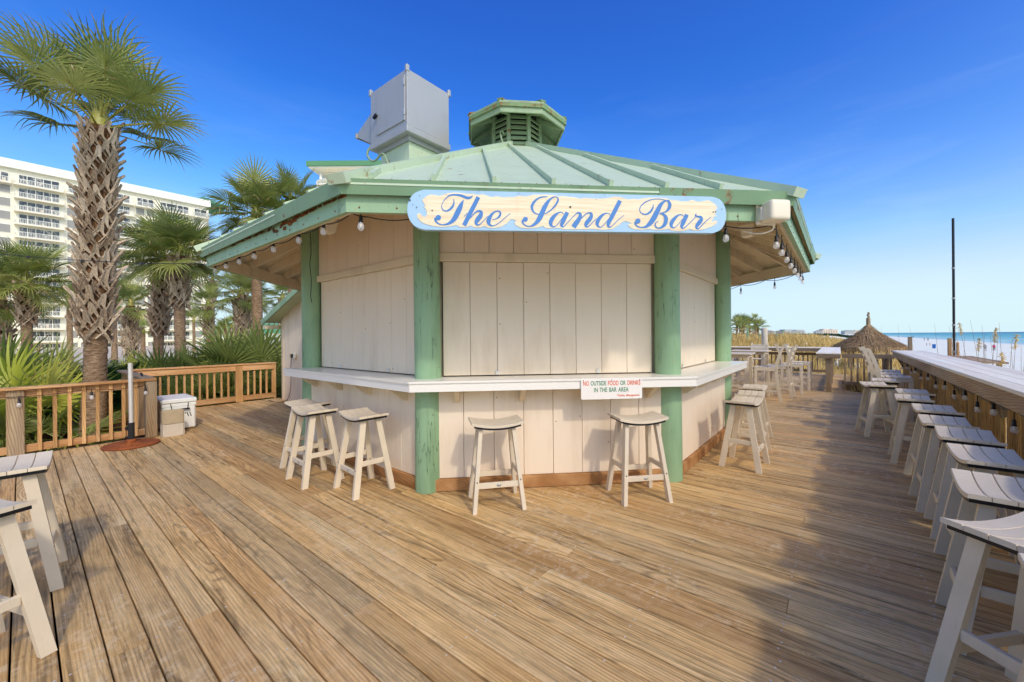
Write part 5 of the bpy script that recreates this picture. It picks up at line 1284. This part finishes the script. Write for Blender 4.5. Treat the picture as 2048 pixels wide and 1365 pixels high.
for kind, ya, yb in bays:
    ya, yb = max(ya, Y0h), min(yb, Y1h)
    if yb - ya < 2: continue
    for f in range(NF):
        z = zf0 + f * FH
        if kind == 'w' and f < NF - 1:
            for yy_ in (ya + .35, ya + 2.4):
                if yy_ + 1.6 < yb: o = obj('window', win, ht, (.01, yy_, z + .75)); obj('frame', winf, o)
        else:
            w_ = round(yb - ya - .4, 2)
            if w_ not in rails: rails[w_] = (railing(w_, 1.5), MB().box(0, 1.55, -.05, w_ + .05, -.28, -.001).mesh('balcony', M['hotel']))
            bo = obj('balcony', rails[w_][1], ht, (.02, ya + .2, z)); obj('railing', rails[w_][0], bo)
            if f % 2 == 0 or rnd.random() < .5:
                cx_ = rnd.uniform(.6, w_ - .9); m = MB(); m.box(.5, 1.0, cx_, cx_ + .5, .35, .42); m.box(.45, .52, cx_, cx_ + .5, .42, .95); m.box(.55, .95, cx_ + .05, cx_ + .45, .001, .35)
                m.build('balcony_chair', M['stool'] if rnd.random() < .5 else M['shutter'], bo)
            n = max(2, int(w_ / 1.25))
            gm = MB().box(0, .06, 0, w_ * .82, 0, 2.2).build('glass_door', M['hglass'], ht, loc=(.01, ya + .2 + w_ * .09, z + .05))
            fm = MB()
            for k in range(n + 1): fm.box(.061, .11, k * w_ * .82 / n - .05, k * w_ * .82 / n + .05, 0, 2.2)
            fm.box(.061, .11, 0, w_ * .82, 2.2, 2.3); fm.build('frame', M['hotel2'], gm)
# low wing by the end of the hotel
lw = thing('low_wing', 'low white wing with green roof beyond the hotel end', 'building', (-118, 60, -.5))
MB().box(-10, 0, -30, 30, -1, 3.2).build('wall', M['hotel2'], lw); MB().hexa([(-11, -31, 3.2), (1, -31, 3.2), (1, 31, 3.2), (-11, 31, 3.2), (-6, -27, 6), (-4, -27, 6), (-4, 27, 6), (-6, 27, 6)]).build('roof', M['hroof'], lw)
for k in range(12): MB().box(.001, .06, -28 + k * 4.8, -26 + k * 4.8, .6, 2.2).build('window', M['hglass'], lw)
# round-cornered tower behind the hut roof
q = atd(612, 330, 100)
tw = thing('tower', 'cream hotel tower with a green eave and round balcony above the hut roof', 'tower', (q.x, q.y, -.5), PSI)
tz = q.z + .5                                       # local x runs along the front, y away from it
MB().box(3.2, 40, 3.5, 20, -1, tz - .62).build('wall', M['hotel'], tw)
MB().prism([(0, 0), (42, 0), (42, 22), (2, 22)], tz - .2, tz + 1.0).build('roof_edge', M['hroof'], tw)
MB().hexa([(.5, .5, tz + 1.001), (41, .5, tz + 1.001), (41, 21, tz + 1.001), (2, 21, tz + 1.001), (8, 8, tz + 2.2), (30, 8, tz + 2.2), (30, 12, tz + 2.2), (8, 12, tz + 2.2)]).build('roof', M['hroof'], tw)
MB().prism([(.4, .4), (41, .4), (41, 21), (2.2, 21)], tz - .6, tz - .201).build('soffit', M['hotel'], tw)
for f in range(3):
    z = tz - 4.3 - f * 3.0
    bl_ = MB().lathe([(3.4, z - .35), (3.5, z)], 28, Matrix.Translation((4.3, 4.2, 0))).build('balcony', M['hotel'], tw)
    m = MB(); m.lathe([(3.42, z + 1.02), (3.42, z + 1.12)], 28, Matrix.Translation((4.3, 4.2, 0)))
    for k in range(60): a = k * PI / 30; m.box(-.03, .03, -.03, .03, z, z + 1.02, Matrix.Translation((4.3 + 3.4 * math.cos(a), 4.2 + 3.4 * math.sin(a), 0)))
    m.build('railing', M['hotel2'], bl_)
    MB().lathe([(.3, z), (.3, z + 2.9)], 12, Matrix.Translation((2.6, 2.2, 0))).build('column', M['hotel2'], tw)
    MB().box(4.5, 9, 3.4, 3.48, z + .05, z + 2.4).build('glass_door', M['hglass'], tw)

# ================================================================== BEACH SIDE
# thatched beach umbrella
tkp = atd(1737, 690, 24); gz = ground_z(tkp.x, tkp.y)
tk = thing('thatched_umbrella', 'round thatched beach umbrella with a pointed cap beyond the end railing', 'umbrella', (tkp.x, tkp.y, gz))
ez, az = .60 - gz, 1.98 - gz
MB().tube([(0, 0, 0), (0, 0, az + .4)], .1, 10).build('pole', M['old_z'], tk)
m = MB(); m.sm = True; m.lathe([(1.72, ez + .02), (1.25, ez + .26), (.7, ez + .66), (.25, az - .24), (.1, az + .0)], 28); m.build('roof_frame', M['thatch'], tk)
th_ = MB(); r = random.Random(3)
prof = lambda s: (lerp(.1, 1.75, s), lerp(az, ez, s ** .68) + .03)
for i in range(3800):
    s = r.random() ** .6 * .93; a = r.uniform(0, 2 * PI); R1, z1 = prof(s); s2 = s + r.uniform(.1, .2); R2, z2 = prof(min(s2, 1.04)); z2 -= .12 * max(0, s2 - .97) * 8
    a2 = a + r.uniform(-.06, .06) / max(R2, .3) * 1.2; w = r.uniform(.012, .035); up_ = r.uniform(.0, .16)
    p = Vector((R1 * math.cos(a), R1 * math.sin(a), z1 + up_ * .4)); q = Vector((R2 * math.cos(a2), R2 * math.sin(a2), z2 + up_)); tn = Vector((-math.sin(a), math.cos(a), 0)) * w
    th_.add([p - tn, p + tn, q + tn * .5, q - tn * .5], [(0, 1, 2, 3)])
for i in range(1100):
    a = r.uniform(0, 2 * PI); R1 = r.uniform(1.55, 1.78); p = Vector((R1 * math.cos(a), R1 * math.sin(a), ez + .07)); q = p + Vector((r.uniform(-.05, .08) * math.cos(a), r.uniform(-.05, .08) * math.sin(a), -r.uniform(.08, .45))); tn = Vector((-math.sin(a), math.cos(a), 0)) * r.uniform(.01, .03)
    th_.add([p - tn, p + tn, q + tn * .4, q - tn * .4], [(0, 1, 2, 3)])
th_.build('thatch', M['thatch'], tk, kind='stuff')
MB().tube(spline([(0, 0, az + .2), (.0, 0, az + .42), (.03, .0, az + .5), (-.03, 0, az + .58), (.03, 0, az + .66), (-.02, 0, az + .76)]), [.07] * 7 + [.05] * 23 + [.03], 8).build('finial', M['old_z'], tk)
for a in (.6, 2.2, 3.8, 5.4): MB().tube([(1.15 * math.cos(a), 1.15 * math.sin(a), -.1), (1.15 * math.cos(a), 1.15 * math.sin(a), ez + .3)], .05, 8).build('leg_post', M['old_z'], tk)
# poles
def post_thing(name, label, cat, px, py, Z, r, zb, mat, group=None):
    p = atd(px, py, Z); t = thing(name, label, cat, (p.x, p.y, zb), 0, group); return t, p
p = atd(1906, 437, 12); zb = ground_z(p.x, p.y)
t = thing('tall_pole', 'tall thin black pole strapped to a short wooden post by the beach', 'pole', (p.x, p.y, zb - .1))
MB().tube([(0, 0, 0), (0, 0, p.z - zb + .1)], .03, 10).build('shaft', M['black'], t)
for z in (1.8, 2.6, 3.4, 4.3): MB().lathe([(.04, z), (.04, z + .04)], 10).build('band', M['galv'], t)
MB().box(-.13, -.05, -.06, .06, 0, 1.42 - zb, ch=.01).build('support_post', M['pine_z'], t); MB().box(.05, .10, -.06, .06, 0, 1.30 - zb, ch=.01).build('support_post', M['pine_z'], t)
p = atd(1820, 676, 14); zb = ground_z(p.x, p.y)
t = thing('wooden_post', 'short weathered wooden post standing in the sand past the drink rail', 'post', (p.x, p.y, zb - .1)); MB().box(-.055, .055, -.055, .055, 0, p.z - zb + .1, ch=.012).build('shaft', M['old_z'], t); MB().box(-.065, .065, -.065, .065, p.z - zb + .101, p.z - zb + .13, ch=.01).build('cap', M['old_z'], t)
p = atd(1529, 656, 22); zb = ground_z(p.x, p.y)
t = thing('concrete_pile', 'round grey concrete pile standing in the dune grass', 'pile', (p.x, p.y, zb - .1)); MB().lathe([(.15, 0), (.15, p.z - zb + .04), (.12, p.z - zb + .1)], 16).build('shaft', M['concrete2'], t)
# stair handrail boards beyond the drink rail
t = thing('stair_landing', 'weathered grey boards of a beach stair beyond the drink rail', 'stairs', (2.45, 14.3, -.2))
for k in range(4): MB().box(k * .14, k * .14 + .135, 0, 3.3, .96, 1.0).build('board', M['old_y'], t)
MB().box(0, .04, 0, 3.3, .82, .958).build('apron', M['old_y'], t)
for x, y in ((.07, .2), (.07, 3.1), (.45, .2), (.45, 3.1)): MB().box(x - .04, x + .04, y - .04, y + .04, -1.6, .957).build('post', M['old_z'], t)
# boardwalk rails
def walk(label, pts, Z, posts, zdrop=.95):
    a0 = atd(*pts[0], Z); t = thing('boardwalk_railing', label, 'railing', (a0.x, a0.y, ground_z(a0.x, a0.y)))
    o = t.location
    P_ = [atd(x, y, Z) - o for x, y in pts]
    for a, b_ in zip(P_[:-1], P_[1:]):
        for d in (0, -.45, -.9): MB().beam(a + Vector((0, 0, d)), b_ + Vector((0, 0, d)), .09, .1 if d == 0 else .07).build('rail', M['old_x'], t)
        n = max(2, int((b_ - a).length / .5))
        for k in range(1, n): q = a.lerp(b_, k / n); MB().beam(q + Vector((0, 0, -.9)), q, .05, .05).build('picket', M['old_z'], t)
    for x, y in posts: q = atd(x, y, Z) - o; MB().beam(q + Vector((0, 0, -2.2)), q + Vector((0, 0, .12)), .16, .16).build('post', M['greenpost'], t)
walk('boardwalk railing with green posts sloping down below the far palms', [(1450, 659), (1495, 659), (1519, 671), (1560, 671)], 40, [(1462, 659), (1495, 658), (1519, 670), (1553, 670)])
walk('farther boardwalk railing crossing the dune grass behind the concrete pile', [(1525, 664), (1566, 664), (1588, 670), (1618, 669), (1634, 676)], 52, [(1530, 663), (1566, 663), (1588, 669), (1600, 669), (1618, 668)])
# people on the beach
def person(label, p, rz, shirt, legs, hair, hgt=1.72, step=.12, group='people on the beach', kid=False):
    t = thing('person', label, 'person', p, rz, group)
    me = bpy.data.meshes.new('body'); k = hgt / 1.72
    V = [(0, 0, .95), (0, 0, 1.2), (0, 0, 1.42), (0, 0, 1.52), (0, .01, 1.62), (0, .0, 1.72),
         (.10, 0, .9), (.11, step, .5), (.11, step * .9, .08), (.11, step * .9 - .1, .03), (-.10, 0, .9), (-.11, -step, .5), (-.11, -step * 1.3, .08), (-.11, -step * 1.3 - .1, .03),
         (.19, 0, 1.4), (.25, .02, 1.13), (.24, -.08, .90), (.235, -.1, .80), (-.19, 0, 1.4), (-.25, .02, 1.13), (-.24, -.08, .90), (-.235, -.1, .80)]
    E_ = [(0, 1), (1, 2), (2, 3), (3, 4), (4, 5), (0, 6), (6, 7), (7, 8), (8, 9), (0, 10), (10, 11), (11, 12), (12, 13), (2, 14), (14, 15), (15, 16), (16, 17), (2, 18), (18, 19), (19, 20), (20, 21)]
    Rr_ = [.15, .15, .16, .06, .09, .08, .1, .07, .045, .04, .1, .07, .045, .04, .07, .055, .04, .035, .07, .055, .04, .035]
    me.from_pydata([(x * k, y * k, z * k) for x, y, z in V], E_, []); o = obj('body', me, t)
    md = o.modifiers.new('skin', 'SKIN'); sv = me.skin_vertices[0].data
    for i, r_2 in enumerate(Rr_): sv[i].radius = (r_2 * k, r_2 * k * (.8 if i < 3 else 1))
    sv[0].use_root = True
    sub = o.modifiers.new('sub', 'SUBSURF'); sub.levels = 1; sub.render_levels = 1
    dg = bpy.context.evaluated_depsgraph_get(); bpy.context.view_layer.update(); dg.update()
    m2 = bpy.data.meshes.new_from_object(o.evaluated_get(dg)); o.modifiers.clear(); o.data = m2
    m2.materials.clear()
    for c in (shirt, legs, hair, S(206, 160, 130)): mm = plain('cloth', c, .8, .2, .05); m2.materials.append(mm)
    for f in m2.polygons:
        c = f.center / k
        f.material_index = 2 if c.z > 1.6 else (3 if c.z > 1.5 or (abs(c.x) > .2 and c.z < .9) else (0 if c.z > .93 else 1)); f.use_smooth = True
    return t
def on_sand(px, py):
    z = -2.9
    for _ in range(6): q = at(px, py, z); z = ground_z(q.x, q.y)
    return Vector((q.x, q.y, z))
person('person in a grey top walking on the sand with a companion in pink', on_sand(1970, 703.5), 2.6, S(170, 172, 180), S(96, 96, 104), S(50, 44, 40))
person('person in a bright pink top walking on the sand', on_sand(1988, 702.5), 2.6, S(236, 70, 120), S(50, 48, 54), S(60, 40, 30), 1.62)
for i, (x, y) in enumerate(((1848.5, 682), (1856, 682))):
    person(('person in dark clothes standing at the water edge', 'person in dark blue clothes standing at the water edge')[i], on_sand(x, y), 1.0 + i, S(34, 36, 44) if i == 0 else S(30, 50, 96), S(30, 32, 40), S(40, 36, 34), step=.03)
for i, (x, y) in enumerate(((1796, 675.5), (1824, 675), (1827, 675.2))):
    person(('tiny far figure by the sea beyond the thatched umbrella', 'tiny far figure by the sea above the wooden post', 'second tiny far figure of the pair by the wooden post')[i], on_sand(x, y), 1.0 + i, S(40, 44, 52), S(34, 36, 44), S(40, 36, 34), step=.03)
p = on_sand(1868, 697)
t = thing('beach_bin', 'bright blue bin standing on the white sand', 'bin', p); MB().lathe([(.32, .002), (.38, 1.0), (.4, 1.02), (.4, 1.08)], 16).build('drum', plain('bin_blue', S(30, 112, 200), .5, .4), t); MB().lathe([(.3, 1.081), (.28, 1.1)], 16).build('bag_rim', M['black'], t)
for i, x in enumerate((1853.5, 1859.5)):
    p = on_sand(x, 692); t = thing('marker_stake', ('dark stake in the sand near the blue bin', 'yellowish stake in the sand near the blue bin')[i], 'stake', p, 0, 'beach stakes'); MB().box(-.06, .06, -.06, .06, -.1, .9).build('shaft', M['old_z'] if i == 0 else M['pine_z'], t); MB().box(-.07, .07, -.07, .07, .901, .95).build('cap', M['old_z'], t)
# far buildings along the coast
for i, (x0, x1, y0, Z, mt, lab) in enumerate(((1536, 1548, 661, 420, 'far2', 'far grey house with a hipped roof beside the concrete pile'), (1566, 1610, 659.5, 520, 'far2', 'far long grey row of beach houses'), (1632, 1646, 662, 700, 'far2', 'far small grey house left of the pale condos'), (1645, 1676, 658.5, 900, 'far1', 'far pale condominium block on the coast'), (1690, 1710, 661, 1500, 'far2', 'far hazy blue-grey towers on the coast'), (1710, 1722, 660.5, 1800, 'far1', 'far hazy pale tower next to the thatch'))):
    a, b_ = atd(x0, 668, Z), atd(x1, 668, Z); zt_ = atd(x0, y0, Z).z; d = (b_ - a); L = d.length; an = math.atan2(d.y, d.x); hgt = zt_ + 4
    t = thing('far_building', lab, 'building', (a.x, a.y, -4), an, 'buildings along the far coast')
    MB().box(0, L, 0, L * .5, 0, hgt * .86).build('wall', M[mt], t)
    if i % 2 == 0: MB().hexa([(-L * .03, -L * .02, hgt * .86), (L * 1.03, -L * .02, hgt * .86), (L * 1.03, L * .52, hgt * .86), (-L * .03, L * .52, hgt * .86), (L * .3, L * .2, hgt), (L * .7, L * .2, hgt), (L * .7, L * .3, hgt), (L * .3, L * .3, hgt)]).build('roof', M['shutter'], t)
    else:
        MB().box(L * .1, L * .45, .1, L * .4, hgt * .861, hgt).build('upper_block', M[mt], t); MB().box(L * .6, L * .95, .1, L * .4, hgt * .861, hgt * .96).build('upper_block', M[mt], t)
    for k in range(4):
        m = MB()
        for j in range(6): m.box(L * (.05 + j * .16), L * (.05 + j * .16) + L * .1, -.3, -.05, hgt * (.2 + k * .16), hgt * (.2 + k * .16) + hgt * .08)
        m.build('window_row', M['shutter'], t)
# coastal tree line far behind the dunes
m = MB(); r = random.Random(9)
for i in range(500):
    x = r.uniform(1440, 1700); Z = r.uniform(300, 520); q = atd(x, 668, Z); h = r.uniform(.3, 1.1); w = r.uniform(1.5, 5); zz = ground_z(q.x, q.y)
    for k in range(5):
        a = r.uniform(0, PI); c, s = math.cos(a) * w * .5, math.sin(a) * w * .5; ox, oy = r.uniform(-w, w) * .5, r.uniform(-w, w) * .5
        m.add([(q.x + ox - c, q.y + oy - s, zz), (q.x + ox + c, q.y + oy + s, zz), (q.x + ox + c * .7, q.y + oy + s * .7, zz + h * r.uniform(1.2, 2)), (q.x + ox - c * .5, q.y + oy - s * .5, zz + h * r.uniform(1.4, 2.3))], [(0, 1, 2, 3)])
m.build('far_scrub', M['leafdark'], kind='stuff', label='dark low scrub far behind the dunes', cat='scrub')
# dune grass
m = MB(); r = random.Random(4)
def tuft(x, y, z, h, n, sp):
    for _ in range(n):
        a = r.uniform(0, 2 * PI); l = h * r.uniform(.5, 1.15); b_ = sp * r.uniform(.2, 1) ; w = r.uniform(.006, .014) * (1 + y * .02)
        px_, py_ = x + r.uniform(-.1, .1), y + r.uniform(-.1, .1); c, s = math.cos(a), math.sin(a)
        m.add([(px_ - s * w, py_ + c * w, z), (px_ + s * w, py_ - c * w, z), (px_ + c * b_ * .4 + s * w * .7, py_ + s * b_ * .4 - c * w * .7, z + l * .65), (px_ + c * b_ * .4 - s * w * .7, py_ + s * b_ * .4 + c * w * .7, z + l * .65), (px_ + c * b_, py_ + s * b_, z + l)], [(0, 1, 2, 3), (3, 2, 4)])
for i in range(15000):
    y = 13.5 + 70 * r.random() ** 1.7; x = r.uniform(-26, 7) if y > 19.5 else r.uniform(.2, 1.6)
    if y < 19.5 and x < .45 and r.random() < .9: x = r.uniform(.5, 1.6)
    if x > lerp(1.7, 4.5, sstep(20, 34, y)) + 1.5 * bump2(x, y): continue
    tuft(x, y, ground_z(x, y) - .02, r.uniform(.45, .95) * (1 if y > 17 else 1.25), 9 if y < 45 else 6, .35)
for i in range(240):
    y = r.uniform(38, 75); x = r.gauss(9, 2.2) ; tuft(x, y, ground_z(x, y), r.uniform(.3, .6), 8, .4)
m.build('dune_grass', M['grass'], kind='stuff', label='golden dune grass covering the dunes behind the deck', cat='grass')
# sea oats by the drink rail: single stalks one can tell apart
r = random.Random(12)
def oat(px, ptop, pbot, Z, bend, head):
    a = atd(px, ptop, Z); zb = ground_z(a.x, a.y); t = thing('sea_oat', ('dry sea oat stalk with a seed head ' if head else 'thin bare sea oat stalk ') + ('leaning towards the thatched umbrella' if bend < 0 else 'leaning away from the thatched umbrella'), 'sea oat', (a.x, a.y, zb - .05), 0, 'sea oat stalks by the beach')
    h = a.z - zb + .05; pts = [(RT.x * bend * (s ** 2.2), RT.y * bend * (s ** 2.2), h * s) for s in (0, .25, .5, .75, .9, 1)]
    m = MB(); m.tube(pts, [.0045, .004, .0035, .003, .002, .0012], 5)
    for k in range(3):
        s = r.uniform(.05, .3); an = r.uniform(0, 6.28); l = r.uniform(.3, .7); q = Vector((0, 0, h * s)); e_ = q + Vector((math.cos(an) * l * .5, math.sin(an) * l * .5, l)); m.tube([q, q.lerp(e_, .5) + Vector((0, 0, .08)), e_], [.004, .003, .001], 4)
    m.build('stalk', M['old_z'], t)
    if head:
        hm_ = MB(); q = Vector(pts[-2])
        for k in range(34):
            s = k / 34; c = q.lerp(Vector(pts[-1]), s) ; an = r.uniform(0, 6.28); l = r.uniform(.02, .05); e_ = c + Vector((math.cos(an) * l, math.sin(an) * l, -.02)); hm_.beam(c, e_, .012, .004)
        hm_.build('seed_head', M['grass'], t)
for px, pt, Z, bd in ((1882, 648, 9, -.15), (1917, 652, 8.5, -.2), (1936, 640, 7.5, -.3), (1943, 645, 8, -.25), (1975, 650, 7, -.1), (1990, 660, 7, .05), (2008, 645, 6.5, -.08), (2036, 640, 6.5, .2), (1925, 672, 9, .05), (1960, 668, 8, .1), (1995, 672, 6.5, -.12), (2020, 668, 6.2, .1), (2042, 690, 6, 0), (1768, 652, 15, -.1), (1801, 648, 13, -.08), (1832, 650, 12, -.2), (1915, 668, 7.5, -.1), (1950, 676, 7, .08), (1985, 680, 6.5, -.15), (2012, 676, 6.2, .1), (2030, 684, 5.8, -.06), (1902, 676, 9.5, .05), (1968, 640, 7.2, -.25), (1977, 655, 6.6, .12)):
    oat(px, pt, 0, Z, bd, r.random() < .15)
oat(2004, 704, 0, 6.0, 0.0, True)
